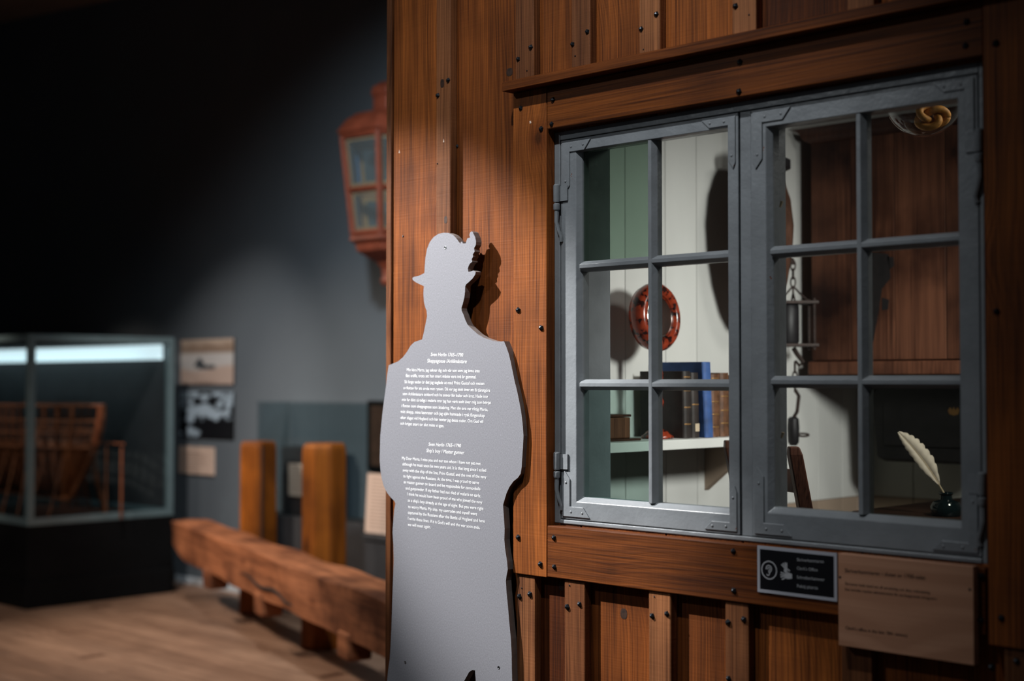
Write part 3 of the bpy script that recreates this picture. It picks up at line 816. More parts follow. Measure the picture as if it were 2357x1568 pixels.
T2 = [("My Dear Marta, I miss you and our son whom I have not yet met", 209, 160, 709, 196),
      ("although he must soon be two years old. It is that long since I sailed", 212, 197, 743, 239),
      ("away with the ship of the line, Prins Gustaf, and the rest of the navy", 214, 236, 745, 281),
      ("to fight against the Russians. At the time, I was proud to serve", 217, 274, 699, 317),
      ("as master gunner on board and be responsible for cannonballs", 220, 311, 707, 357),
      ("and gunpowder. If my father had not died of malaria so early,", 232, 350, 710, 400),
      ("I think he would have been proud of me who joined the navy", 243, 388, 719, 441),
      ("as a ship's boy already at the age of eight. But you were right", 246, 428, 726, 482),
      ("to worry Marta. My ship, my comrades and myself were", 248, 468, 686, 516),
      ("captured by the Russians after the Battle of Hogland and here", 247, 505, 735, 562),
      ("I write these lines. If it is God's will and the war soon ends,", 247, 543, 705, 603),
      ("we will meet again.", 246, 582, 391, 599)]
for b, x0, y0, x1, y1, sh in T1: lettering(b, c1((x0, y0)), c1((x1, y1)), NF, 'white_ink', fig, sh)
for b, x0, y0, x1, y1 in T2: lettering(b, c2((x0, y0)), c2((x1, y1)), NF, 'white_ink', fig)

# ================================================================== signs under the window
SY = CT - .004
q = [atY(1743, 1257, SY), atY(1926, 1273, SY)]
sx0, sx1 = q[0].x, q[1].x; sz1 = (q[0].z + q[1].z) / 2; sz0 = (atY(1746, 1366, SY).z + atY(1925, 1382, SY).z) / 2
sg = thing('information_sign', ((sx0 + sx1) / 2, CT, sz0), 'small black sign with pale rim, ear and hands symbols, under the window', 'sign')
rim = MB()
r_ = .0065
rim.box(sx0, sx1, SY, CT - .0002, sz0, sz0 + r_).box(sx0, sx1, SY, CT - .0002, sz1 - r_, sz1).box(sx0, sx0 + r_, SY, CT - .0002, sz0 + r_, sz1 - r_).box(sx1 - r_, sx1, SY, CT - .0002, sz0 + r_, sz1 - r_)
rim.build('rim', 'sign_rim', sg)
box('plate', 'sign_black', sg, sx0 + r_, sx1 - r_, SY + .0006, CT - .0002, sz0 + r_, sz1 - r_)
SF = SY + .0001
k6 = lambda x, y: atY(1720 + x / 3.7, 1220 + y / 3.7, SF)
for b, xa, ya, xb, yb in (("Skrivarkammaren", 424, 265, 653, 283), ("Clerk's Office", 424, 338, 600, 354), ("Schreiberkammer", 424, 414, 659, 437), ("Pokój pisarza", 426, 490, 603, 507)):
    lettering(b, k6(xa, ya), k6(xb, yb), NF, 'grey_ink', sg)
ear = MB(); c0 = k6(186, 343); rr_ = (k6(186, 268) - c0).length
ribbon(ear, [c0 + Vector((math.cos(a) * rr_, 0, math.sin(a) * rr_)) for a in [2 * math.pi * i / 40 for i in range(41)]], .0026, NF)
def loc(c, s, pts): return [c + Vector((x * s, 0, y * s)) for x, y in pts]
ribbon(ear, loc(c0, rr_, [(-.42, .05), (-.40, .28), (-.28, .46), (-.08, .54), (.14, .50), (.30, .34), (.34, .12), (.26, -.08), (.12, -.22), (.06, -.36), (.0, -.52), (-.12, -.62), (-.26, -.58), (-.32, -.46)]), .0022, NF)
ribbon(ear, loc(c0, rr_, [(-.20, .06), (-.18, .22), (-.04, .32), (.10, .26), (.14, .1), (.04, -.02), (-.06, -.08), (-.04, -.2), (.0, -.3)]), .0020, NF)
ear.build('ear_symbol', 'grey_ink', sg)
hnd = MB(); ch = k6(330, 355); hs_ = rr_
for pal, fings in (([(.05, -.25), (.30, .25), (.10, .55), (-.25, .35), (-.30, .0)], [((-.15, .35), (-.62, .75)), ((-.05, .45), (-.42, .92)), ((.05, .5), (-.15, 1.02)), ((.12, .5), (.08, 1.0)), ((.25, .25), (.52, .1))]),
                   ([(-.35, -.25), (.35, -.10), (.80, -.20), (.80, -.72), (.30, -.82), (-.15, -.78)], [((-.2, -.25), (-.72, -.15)), ((-.25, -.42), (-.78, -.42)), ((-.25, -.58), (-.74, -.68)), ((-.1, -.72), (-.56, -.95)), ((.3, -.15), (.1, .12))])):
    pts = loc(ch, hs_, pal); hnd.add(pts, [tuple(range(len(pts)))])
    for a, b in fings: ribbon(hnd, loc(ch, hs_, [a, b]), .0026, NF)
hnd.build('hands_symbol', 'grey_ink', sg)

GY = CT - .020
g0, g1, g2, g3 = atY(1928, 1275, GY), atY(2240, 1303, GY), atY(1931, 1489, GY), atY(2242, 1529, GY)
gx0, gx1 = (g0.x + g2.x) / 2, (g1.x + g3.x) / 2; gz1, gz0 = (g0.z + g1.z) / 2, (g2.z + g3.z) / 2
pq = thing('plywood_plaque', ((gx0 + gx1) / 2, CT, gz0), 'pale birch plywood plaque with dark lettering at the right under the window', 'plaque')
box('panel', 'birch_ply', pq, gx0, gx1, GY, CT - .0003, gz0, gz1, 0.001)
k7 = lambda x, y: atY(1720 + x / 3.7, 1220 + y / 3.7, GY)
for b, xa, ya, xb, yb, m in (("Skrivarkammaren i slutet av 1700-talet", 832, 360, 1518, 424, 'black_ink'),
                             ("Skrivaren hade hand om all utrustning och dess redovisning.", 834, 466, 1560, 545, 'black_ink'),
                             ("Det krävdes mycket administration för ett fungerande örlogsvarv.", 834, 515, 1618, 598, 'black_ink'),
                             ("Clerk's office in the late 18th century", 838, 846, 1366, 912, 'black_ink')):
    lettering(b, k7(xa, ya), k7(xb, yb), NF, m, pq)
for x_, y_ in ((790, 403), (1895, 508)):
    MB().lathe([(0.0028, 0), (0.0024, .0008), (.001, .0012)], k7(x_, y_), 8, (0, -1, 0)).build('screw', 'iron_black', pq)

# ================================================================== things in the clerk's office
SH_T = 1.190
sh = thing('wall_shelf', (-2.49, .55, 1.164), 'white painted shelf on the office wall carrying books and mirror', 'shelf')
box('shelf_board', 'white_boards', sh, OX + .0005, -2.375, .20, .98, 1.164, SH_T, 0.002)
for yy in (.21, .955):
    MB().prism([(OX + .001, yy, 1.1638), (-2.42, yy, 1.1638), (OX + .001, yy, 1.02)], (0, .022, 0)).build('bracket', 'tan_boards', sh)

# dressing mirror on a turned foot
mc = atX(1512, 730, -2.47); MX, MY = mc.x, mc.y
mr = thing('dressing_mirror', (MX, MY, SH_T), 'small round mirror in red tortoise-lacquer frame standing on the shelf', 'mirror')
mn = Vector((.95, .04, .06)).normalized()
ring = MB().lathe([(0.062, .003), (0.064, .016), (0.074, .022), (0.086, .018), (0.094, .008), (0.095, -.010), (0.088, -.030), (.060, -.040)], mc, 40, mn)
ring.build('frame', 'tortoise_lacquer', mr, smooth=True)
MB().lathe([(0.0635, .002), (0.0635, .0105), (0.05, .012), (.02, .0128), (.001, .013)], mc, 32, mn).build('mirror_glass', 'mirror_glass', mr, smooth=True)
zb = SH_T
h_ = mc.z - .092 - SH_T
MB().lathe([(.044, 0), (.045, .006), (.036, .012), (.030, .020), (.016, .026), (.010, .035), (.014, h_ * .30), (.019, h_ * .42), (.010, h_ * .52), (.013, h_ * .62), (.018, h_ * .72), (.009, h_ * .84), (.012, h_ * .94), (.010, h_ + .004)], (MX, MY, SH_T + .0003), 20).build('turned_foot', 'tortoise_lacquer', mr, smooth=True)


def book(x0, x1, y0, y1, h, mat, label, lean=0.0, bands=(), lab=None):
    t = thing('book', (x1, (y0 + y1) / 2, SH_T), label, 'book', 'books on the shelf')
    z0, zt = SH_T + .0004, SH_T + h
    sh_ = lambda p: Vector((p[0], p[1] - lean * (p[2] - SH_T), p[2]))
    def put(mb, name, m):
        mb.v = [sh_(p) for p in mb.v]; return mb.build(name, m, t, 0.0012)
    cov = MB().box(x0, x1 - .004, y0, y0 + .003, z0, zt).box(x0, x1 - .004, y1 - .003, y1, z0, zt)
    put(cov, 'cover', mat)
    yc, hw = (y0 + y1) / 2, (y1 - y0) / 2
    sp = [(x1 - .006, y0), (x1 - .002, y0 + hw * .1), (x1 + .002, y0 + hw * .5), (x1 + .003, yc), (x1 + .002, y1 - hw * .5), (x1 - .002, y1 - hw * .1), (x1 - .006, y1)]
    put(MB().prism([(a, b, z0) for a, b in sp], (0, 0, zt - z0)), 'spine', mat)
    put(MB().box(x0 + .006, x1 - .006, y0 + .0032, y1 - .0032, z0 + .004, zt - .005), 'page_block', 'pages')
    for b in bands:
        put(MB().prism([(a + .0008, bb, SH_T + b * h) for a, bb in sp[1:-1]], (0, 0, .004)), 'spine_band', 'gilt')
    if lab:
        put(MB().box(x1 + .0028, x1 + .0042, yc - hw * .5, yc + hw * .55, SH_T + lab * h, SH_T + lab * h + .022), 'paper_label', 'label_paper')
    return t


book(-2.575, -2.42, .625, .660, .186, 'book_black', 'dark leather book nearest the mirror, its cover turned to the window', .02, (.2, .45, .7, .9))
book(-2.575, -2.42, .662, .698, .182, 'book_black', 'dark book with a small paper label at the foot of its spine', .03, (.5, .78), .10)
book(-2.580, -2.405, .704, .742, .212, 'book_blue', 'tall faded blue book standing among brown leather books', .06)
book(-2.575, -2.42, .748, .790, .178, 'book_brown', 'brown leather book with gilt bands right beside the blue one', 0, (.15, .35, .55, .75, .92))
book(-2.575, -2.42, .792, .836, .182, 'book_brown', 'brown leather book second to the right of the blue one', 0, (.2, .4, .62, .85))
book(-2.575, -2.42, .838, .880, .176, 'book_brown', 'brown leather book at the right end of the shelf row', 0, (.3, .6, .85))

bx = thing('small_box', (-2.50, .36, SH_T), 'small brown wooden box lying on a thin board at the shelf end', 'box')
box('base', 'dark_wood', bx, -2.565, -2.425, .285, .445, SH_T + .0003, SH_T + .006, .001)
box('body', 'cabinet_wood', bx, -2.55, -2.445, .30, .425, SH_T + .0063, SH_T + .062, .003)
box('lid', 'dark_wood', bx, -2.552, -2.443, .298, .427, SH_T + .0632, SH_T + .070, .002)

# leather bag hung from the ceiling behind the mullion
bc = Vector((-2.46, 1.06, 1.77))
bag = thing('leather_bag', (bc.x, bc.y, 1.52), 'brown rounded leather bag hanging behind the middle window post', 'bag')
prof = [(0.002, -.25), (.035, -.24), (.066, -.20), (.098, -.12), (.118, -.03), (.124, .05), (.112, .13), (.085, .19), (.06, .22), (.066, .225), (.05, .226)]
mbg = MB().lathe(prof, (0, 0, 0), 28)
mbg.v = [Vector((p.x * .55, p.y * 1.08, p.z)) for p in mbg.v]
rt = Matrix.Rotation(math.radians(0), 3, 'Z'); mbg.v = [rt @ p + bc for p in mbg.v]
mbg.build('body', 'leather_brown', bag, smooth=True)
MB().lathe([(.074, .21), (.085, .215), (.085, .24), (.074, .245)], bc, 24).build('collar', 'leather_black', bag)
MB().tube([bc + Vector((0, 0, .22)), bc + Vector((0, 0.002, .5)), bc + Vector((0, 0, 2.4995 - bc.z))], .006, 6).build('strap', 'leather_brown', bag)

# wall cabinet
CF = 1.44
cxl = atY(1868, 700, CF).x; cxr = cxl + .80
cz1 = atY(1865, 300, CF).z; cz0 = atY(1868, 866, CF).z
cb = thing('wall_cabinet', ((cxl + cxr) / 2, OY, cz0), 'dark brown worn wooden cabinet with a moulded cornice hanging in the office', 'cabinet')
box('case', 'cabinet_wood', cb, cxl, cxr, CF + .02, OY - .0005, cz0, cz1 - .04, .003)
xs_ = [cxl + .0005, cxl + .145, cxl + .30, cxl + .47, cxl + .63, cxr - .0005]
for a, b in zip(xs_, xs_[1:]):
    box('door_plank', 'cabinet_wood', cb, a, b - .002, CF, CF + .0195, cz0 + .05, cz1 - .045, .002)
box('bottom_rail', 'cabinet_wood', cb, cxl - .004, cxr + .004, CF - .018, CF + .0195, cz0 + .004, cz0 + .046, .004)
cor = []
for k in range(9):
    t = k / 8; cor.append((t * .045 + (math.sin(t * math.pi * 2)) * .006, cz1 - .045 + t * .045))
cm = MB(); n = len(cor)
for k, (o_, z_) in enumerate(cor):
    cm.v += [Vector((cxl - o_, CF - o_, z_)), Vector((cxr + o_, CF - o_, z_)), Vector((cxr + o_, OY - .001, z_)), Vector((cxl - o_, OY - .001, z_))]
for k in range(n - 1):
    for j in range(4): cm.f.append((k * 4 + j, k * 4 + (j + 1) % 4, (k + 1) * 4 + (j + 1) % 4, (k + 1) * 4 + j))
cm.f += [(3, 2, 1, 0), tuple((n - 1) * 4 + j for j in range(4))]
cm.build('cornice', 'dark_wood', cb)
# blackened patches where the paint has worn
for pts in ([(2000, 580), (2045, 585), (2050, 640), (2030, 665), (2022, 720), (2010, 785), (2000, 790)], [(2042, 590), (2056, 592), (2058, 612), (2046, 622)], [(2030, 685), (2046, 690), (2044, 712), (2030, 715)]):
    MB().prism([atY(a, b, CF - .0008) for a, b in pts], (0, .0007, 0)).build('worn_patch', 'worn_paint', cb)

# iron lamp on chains
LXp = -2.49
lc = atX(1826, 745, LXp)
il = thing('iron_lamp', (lc.x, lc.y, atX(1826, 840, LXp).z), 'rusty iron frame lamp hanging on chains before the white wall', 'lamp')
zt, zbm = atX(1826, 697, LXp).z, atX(1826, 795, LXp).z
ct = atX(1830, 655, LXp)
RI = 'rusty_iron'
D = Vector((.71, .70, 0))     # across the view
E_ = Vector((-.70, .71, 0))
lcx = Vector((lc.x, lc.y, 0))
for z in (zt, zbm):
    MB().obox(lcx + Vector((0, 0, z)), D, E_, Vector((0, 0, 1)), .070, .05, .0045).build('plate', RI, il, .001)
MB().lathe([(.030, 0), (.034, .006), (.034, zt - zbm - .016), (.030, zt - zbm - .010)], lcx + Vector((-.012, -.010, zbm + .005)), 14).build('drum', 'leather_black', il, smooth='angle')
for a, b in ((1, 1), (1, -1), (-1, 1), (-1, -1)):
    p = lcx + D * (.058 * a) + E_ * (.04 * b)
    MB().tube([p + Vector((0, 0, zbm - .014)), p + Vector((0, 0, zt + .012))], .0048, 6).build('rod', RI, il)
apex = Vector((lc.x, lc.y, zt + .052))
for a, b in ((1, 0), (-1, 0), (0, 1), (0, -1)):
    MB().tube([lcx + D * (.05 * a) + E_ * (.03 * b) + Vector((0, 0, zt + .003)), lcx + D * (.02 * a) + Vector((0, 0, zt + .03)), apex], .0032, 6).build('stay', RI, il)
z = apex.z; kk = 0
ztop = atX(1826, 592, LXp).z
while z < ztop - .02:
    c_ = Vector((lc.x, lc.y, z + .012)); dr = D if kk % 2 == 0 else E_
    MB().tube([c_ + dr * (.0075 * math.cos(t)) + Vector((0, 0, .0165 * math.sin(t))) for t in [2 * math.pi * i / 12 for i in range(13)]], .0026, 5, cap=False).build('chain_link', RI, il)
    z += .0262; kk += 1
MB().tube([Vector((lc.x, lc.y, z - .012)), Vector((lc.x, lc.y, z + .004)), Vector((lc.x - .01, lc.y, z + .010)), Vector((OX + .0005, lc.y, z + .012))], .0045, 6).build('wall_hook', RI, il)
hk = lcx + Vector((0, 0, zbm - .008))
MB().tube([hk, hk + Vector((0, 0, -.02)) + D * .012, hk + Vector((0, 0, -.045)) + D * .030, hk + Vector((0, 0, -.055)) + D * .018, hk + Vector((0, 0, -.04)) + D * .006], [.008, .008, .007, .006, .004], 7).build('hook', RI, il)
for j in range(3):
    c_ = hk + Vector((0, 0, -.06 - .03 * j)) + D * .004; dr = D if j % 2 else E_
    MB().tube([c_ + dr * (.007 * math.cos(t)) + Vector((0, 0, .018 * math.sin(t))) for t in [2 * math.pi * i / 12 for i in range(13)]], .0024, 5, cap=False).build('chain_link', RI, il)
pz = atX(1826, 985, LXp)
MB().tube([hk + Vector((0, 0, -.13)) + D * .004, hk + Vector((0, 0, -.15)) + D * .016, Vector((pz.x, pz.y, pz.z + .05)) + D * .012, Vector((pz.x, pz.y, pz.z + .03))], .006, 6).build('shackle', RI, il)
MB().lathe([(.010, -.055), (.017, -.045), (.019, 0), (.017, .028), (.010, .034)], pz, 12).build('block', 'leather_black', il, smooth='angle')
rc = pz + D * .030 + Vector((0, 0, -.022))
MB().tube([rc + D * (.018 * math.cos(t)) + E_ * (.010 * math.sin(t)) + Vector((0, 0, .004 * math.sin(t))) for t in [2 * math.pi * i / 16 for i in range(17)]], .0032, 6, cap=False).build('ring', RI, il)

# tall chair in front of the white wall
chx = -1.90
tp = atX(1826, 1028, chx); bt = atX(1853, 1174, chx)
tx = Vector((tp.x, tp.y, tp.z)); dirp = (Vector((bt.x, bt.y, bt.z)) - tx).normalized()
chair = thing('wooden_chair', (tx.x + .05, tx.y + .1, 0.03), 'dark red-brown wooden chair with slanted back posts inside the office', 'chair')
SW = Vector((-.345, .193, 0)).normalized()      # across the back, away from the window post
FW = Vector((.28, -.95, 0)).normalized()
FWs = Vector((dirp.x, dirp.y, 0))
for k in (0, .36):
    a = tx + SW * k
    seatp = a + dirp * ((a.z - .47) / -dirp.z)
    leg = seatp - Vector((dirp.x * .3, dirp.y * .3, seatp.z - .0305))
    mb = MB(); wv_ = .016
    secs = [a, a + dirp * .02, seatp, leg]; rw = [.012, wv_, .019, .016]
    vs = []
    d2 = Vector((.71, .70, 0)); d3 = Vector((-.70, .71, 0))
    for p, r in zip(secs, rw):
        vs += [p + d2 * r + d3 * r * 1.2, p - d2 * r + d3 * r * 1.2, p - d2 * r - d3 * r * 1.2, p + d2 * r - d3 * r * 1.2]
    fs = [(i * 4 + j, i * 4 + (j + 1) % 4, i * 4 + 4 + (j + 1) % 4, i * 4 + 4 + j) for i in range(3) for j in range(4)] + [(3, 2, 1, 0), (12, 13, 14, 15)]
    mb.add(vs, fs); mb.build('back_post', 'dark_wood', chair, .003)
for f in (.09, .24, .39):
    a = tx + dirp * f
    MB().prism([a + Vector((0, 0, .028)), a - Vector((0, 0, .028)), a - Vector((0, 0, .028)) + d3 * .014, a + Vector((0, 0, .028)) + d3 * .014], SW * .36).build('back_rail', 'dark_wood', chair, .002)
seatp = tx + dirp * ((tx.z - .47) / -dirp.z)
sdir = Vector((.49, .87, 0)).normalized()
MB().prism([seatp + Vector((0, 0, -.02)), seatp + SW * .36 + Vector((0, 0, -.02)), seatp + SW * .38 + sdir * .27 + Vector((0, 0, -.02)), seatp - SW * .02 + sdir * .27 + Vector((0, 0, -.02))], (0, 0, .03)).build('seat', 'dark_wood', chair, .003)
for k in (0.01, .35):
    a = seatp + SW * k + sdir * .24
    MB().obox(Vector((a.x, a.y, (.0305 + .45) / 2)), Vector((1, 0, 0)), Vector((0, 1, 0)), Vector((0, 0, 1)), .018, .018, (.45 - .0305) / 2).build('front_leg', 'dark_wood', chair, .002)

# writing desk under the cabinet, with ink bottle and quill
DT = 0.985
dk = thing('writing_desk', (-1.75, 1.60, .03), 'dark wooden standing desk along the back wall of the office', 'desk')
dx0, dx1, dy0, dy1 = -2.13, -1.10, 1.01, OY - .012
box('desk_top', 'desk_wood', dk, dx0, dx1, dy0, dy1, DT - .03, DT, .003)
box('apron', 'desk_wood', dk, dx0 + .04, dx1 - .04, dy0 + .03, dy0 + .05, DT - .15, DT - .0305, .002)
for a in (dx0 + .04, dx1 - .09):
    for b in (dy0 + .03, dy1 - .08):
        box('leg', 'desk_wood', dk, a, a + .05, b, b + .05, .0305, DT - .0308, .003)
box('back_ledge', 'desk_wood', dk, dx0, dx1, dy1 - .02, dy1, DT + .0003, DT + .05, .002)
ib = atZ(2178, 1188, DT)
ik = thing('ink_bottle', (ib.x, ib.y, DT), 'squat dark glass ink bottle on the desk holding the quill', 'ink bottle')
MB().lathe([(.036, .0003), (.040, .006), (.041, .026), (.034, .038), (.017, .044), (.015, .056), (.020, .060), (.018, .064), (.012, .064), (.011, .05)], (ib.x, ib.y, DT), 28).build('body', 'ink_glass', ik, smooth='angle')
qb = Vector((ib.x, ib.y, DT + .052))
fd = (_R * -.107 + Vector((0, 0, .167)) + _F * .02).normalized()
ql = thing('quill_pen', tuple(qb), 'white feather quill standing slanted in the ink bottle', 'quill')
def shaft(t): return qb + fd * (.205 * t) + Vector((0, 0, .012)) * math.sin(t * 3.1) * .9 - Vector((.71, .70, 0)) * (.012 * t * t)
MB().tube([shaft(i / 12) for i in range(13)], [.0024 - .0016 * i / 12 for i in range(13)], 6).build('shaft', 'pages', ql)
side = fd.cross(Vector((.70, -.71, 0))).normalized()
for sgn in (1, -1):
    mb = MB(); nseg = 26
    for i in range(nseg + 1):
        t = .16 + .84 * i / nseg; c_ = shaft(min(t, 1.0))
        wv_ = (.027 if sgn > 0 else .019) * (math.sin(min(1, (t - .14) / .30) * math.pi / 2)) * (1 - max(0, (t - .55) / .47) ** 2) + .001
        wv_ *= 1 - .16 * (i % 3 == 0)
        e_ = c_ + side * sgn * wv_ + fd * wv_ * .55
        th_ = Vector((.70, -.71, 0)) * .0006
        mb.v += [c_ + th_, e_ + th_ * .3 + Vector((.7, -.7, 0)) * .004 * math.sin(t * 7), e_ - th_ * .3 + Vector((.7, -.7, 0)) * .004 * math.sin(t * 7), c_ - th_]
    for i in range(nseg):
        for j in range(4): mb.f.append((i * 4 + j, i * 4 + (j + 1) % 4, i * 4 + 4 + (j + 1) % 4, i * 4 + 4 + j))
    mb.build('vane', 'feather', ql, smooth=True)
# dark pouch with a gilt badge hung under the cabinet
pk = atY(2120, 960, 1.60)
pch = thing('hanging_pouch', (pk.x, OY, pk.z - .2), 'black leather pouch with gilt badge hanging under the cabinet by the quill', 'pouch')
pz0, pz1 = atY(2100, 1063, 1.66).z, cz0 - .004
px0, px1 = atY(2030, 960, 1.66).x, atY(2260, 960, 1.66).x
MB().prism([(px0, 1.62, pz0 + .012), (px0 + .03, 1.62, pz0), (px1 - .03, 1.62, pz0), (px1, 1.62, pz0 + .012), (px1 + .01, 1.62, pz1 - .03), (px1 - .02, 1.62, pz1), (px0 + .03, 1.62, pz1), (px0 - .02, 1.62, pz1 - .05)], (0, .14, 0)).build('body', 'leather_black', pch, .01)
MB().prism([(px0 + .035, 1.612, pz0 + .05), (px1 - .02, 1.612, pz0 + .05), (px1, 1.612, pz1 - .02), (px0 + .03, 1.612, pz1 - .02)], (0, .0075, 0)).build('flap', 'leather_black', pch, .003)
bg_ = atY(2195, 945, 1.61)
badge = MB()
badge.prism([bg_ + Vector((-.020 + .0, 0, .0)), bg_ + Vector((-.014, 0, -.012)), bg_ + Vector((0, 0, -.016)), bg_ + Vector((.014, 0, -.012)), bg_ + Vector((.020, 0, 0)), bg_ + Vector((.012, 0, .010)), bg_ + Vector((.006, 0, 0)), bg_ + Vector((0, 0, .012)), bg_ + Vector((-.006, 0, 0)), bg_ + Vector((-.012, 0, .010))], (0, .003, 0))
badge.build('badge', 'gilt', pch)

# glass globe with a knotted cord inside
gc = atY(2127, 232, .42); gr = .084
gl_ = thing('glass_globe', (gc.x, gc.y, gc.z - gr), 'clear glass globe with a knotted cord inside, hanging at the top right pane', 'globe')
MB().lathe([(max(.002, gr * math.sin(a)), -gr * math.cos(a) * .97) for a in [math.pi * i / 28 for i in range(29)]], gc, 40).build('globe', 'globe_glass', gl_, smooth=True)
MB().lathe([(.022, gr * .955), (.024, gr * .97), (.024, gr + .03), (.016, gr + .04)], gc, 20).build('cap', RI, gl_, smooth='angle')
MB().tube([(gc.x, gc.y, gc.z + gr + .035), (gc.x, gc.y, 2.4995)], .0025, 6).build('cord', RI, gl_)
kc_ = gc + Vector((0, 0, -.036)) + _R * .016
knot = MB()
pts = []
for i in range(73):
    t = 2 * math.pi * i / 72
    r = .0195 + .009 * math.cos(3 * t)
    pts.append(kc_ + _R * (1.25 * r * math.cos(2 * t)) + Vector((0, 0, .9 * r * math.sin(2 * t))) - _F * (.009 * math.sin(3 * t)))
knot.tube(pts, .0088, 8)
knot.build('knot', 'rope', gl_, smooth=True)
MB().tube([kc_ + Vector((0, 0, .008)), kc_ + Vector((0, 0, .024)) + _R * .003, kc_ + Vector((0, 0, .036)) - _R * .008, kc_ + Vector((0, 0, .052)) - _R * .016, gc + Vector((0, 0, gr * .96))], [.006, .0055, .005, .005, .005], 8).build('knot_tail', 'rope', gl_, smooth=True)
MB().tube([kc_ + _R * .018, kc_ + _R * .026 + Vector((0, 0, .004)), kc_ + _R * .030 + Vector((0, 0, .012))], [.006, .006, .004], 8).build('knot_end', 'rope', gl_, smooth=True)

# ================================================================== gallery: stern lantern on the back wall
LT = 7.6
la = CAM + (_F + _R * ((905 - 1178.5) / F_PX)) * LT
LXc, LYc = la.x, min(la.y, WALL_Y - .31)
LYc = WALL_Y - .31
zz = lambda py: atY(905, py, LYc).z
lz1, lz0 = zz(312), zz(548)
R1, R0 = .268, .205
ln = thing('ship_lantern', (LXc, LYc, zz(640)), 'large red-brown tapered ship lantern hung high beside the hut corner', 'lantern')
HA = math.radians(20) + YAW + math.pi      # first corner: seen at the far left
cor6 = lambda r, z, k, dz=0: Vector((LXc + r * math.cos(HA - k * math.pi / 3), LYc + r * math.sin(HA - k * math.pi / 3), z))
def hexloft(secs, name, mat, seg=6, bevel=0.0):
    mb = MB()
    for r, z in secs: mb.v += [cor6(r, z, k) for k in range(6)]
    m = len(secs)
    for i in range(m - 1):
        for k in range(6): mb.f.append((i * 6 + k, i * 6 + (k + 1) % 6, i * 6 + 6 + (k + 1) % 6, i * 6 + 6 + k))
    mb.f += [tuple(range(5, -1, -1)), tuple((m - 1) * 6 + k for k in range(6))]
    return mb.build(name, mat, ln, bevel)
hexloft([(R1 + .012, lz1 - .012), (R1 + .03, lz1 + .004), (R1 + .018, lz1 + .02), (R1 - .02, lz1 + .07), (R1 - .08, lz1 + .11), (.115, lz1 + .125), (.105, lz1 + .13)], 'roof', 'lantern_red', bevel=.004)
hexloft([(.10, lz1 + .1305), (.098, lz1 + .20), (.112, lz1 + .215), (.105, lz1 + .255), (.06, lz1 + .285), (.02, lz1 + .295)], 'chimney', 'lantern_red', bevel=.004)
hexloft([(R0 + .015, lz0), (R0 + .022, lz0 - .02), (R0 - .01, lz0 - .035), (R0 - .02, lz0 - .075), (R0 - .075, lz0 - .105), (.08, lz0 - .13), (.055, lz0 - .16)], 'lower_bowl', 'lantern_red', bevel=.004)
MB().lathe([(.052, -.1605), (.045, -.20), (.056, -.23), (.046, -.25), (.015, -.255)], (LXc, LYc, lz0), 16).build('finial', 'lantern_red', ln, smooth='angle')
for k in range(6):
    MB().tube([cor6(R0, lz0 + .0005, k), cor6(R1, lz1 - .0125, k)], .017, 6).build('corner_post', 'lantern_red', ln)
    for f, wd in ((.03, .018), (.45, .015), (.965, .016)):
        a, b = [cor6(R0 + (R1 - R0) * f, lz0 + (lz1 - lz0) * f, j) for j in (k, k + 1)]
        MB().tube([a, b], wd, 6).build('rail', 'lantern_red', ln)
    for f0, f1 in ((.03, .45), (.45, .965)):
        q = [cor6((R0 + (R1 - R0) * f) * .985, lz0 + (lz1 - lz0) * f, j) for f, j in ((f0, k), (f0, k + 1), (f1, k + 1), (f1, k))]
        nn = (q[1] - q[0]).cross(q[3] - q[0]).normalized() * .003
        pn = MB().prism(q, nn).build('pane', 'lantern_glass', ln)
        cq = sum(q, Vector()) / 4
        inn = Vector((LXc, LYc, cq.z)) - cq; inn.normalize(); inn *= .006
        tr_ = MB()
        qi = [v + (cq - v).normalized() * .04 for v in q]
        for j in range(4):
            tr_.prism([q[j] + inn, q[(j + 1) % 4] + inn, qi[(j + 1) % 4] + inn, qi[j] + inn], inn * .5)
        tr_.build('inner_moulding', 'lantern_ochre', pn)
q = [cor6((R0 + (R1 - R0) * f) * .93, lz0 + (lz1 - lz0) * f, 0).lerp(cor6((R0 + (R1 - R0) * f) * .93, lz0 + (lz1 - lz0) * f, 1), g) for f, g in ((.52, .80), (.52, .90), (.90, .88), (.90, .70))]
MB().prism(q, (.003, .003, 0)).build('blue_reflection_strip', 'reflection_blue', ln)  # blue reflection in the pane, painted as a flat strip
MB().tube([(LXc, LYc + .05, lz1 + .17), (LXc, WALL_Y - .02, lz1 + .20)], .028, 8).build('wall_bracket', 'lantern_red', ln)
MB().lathe([(.07, 0), (.07, .02)], (LXc, WALL_Y - .0205, lz1 + .20), 12, (0, 1, 0)).build('wall_rose', 'lantern_red', ln)

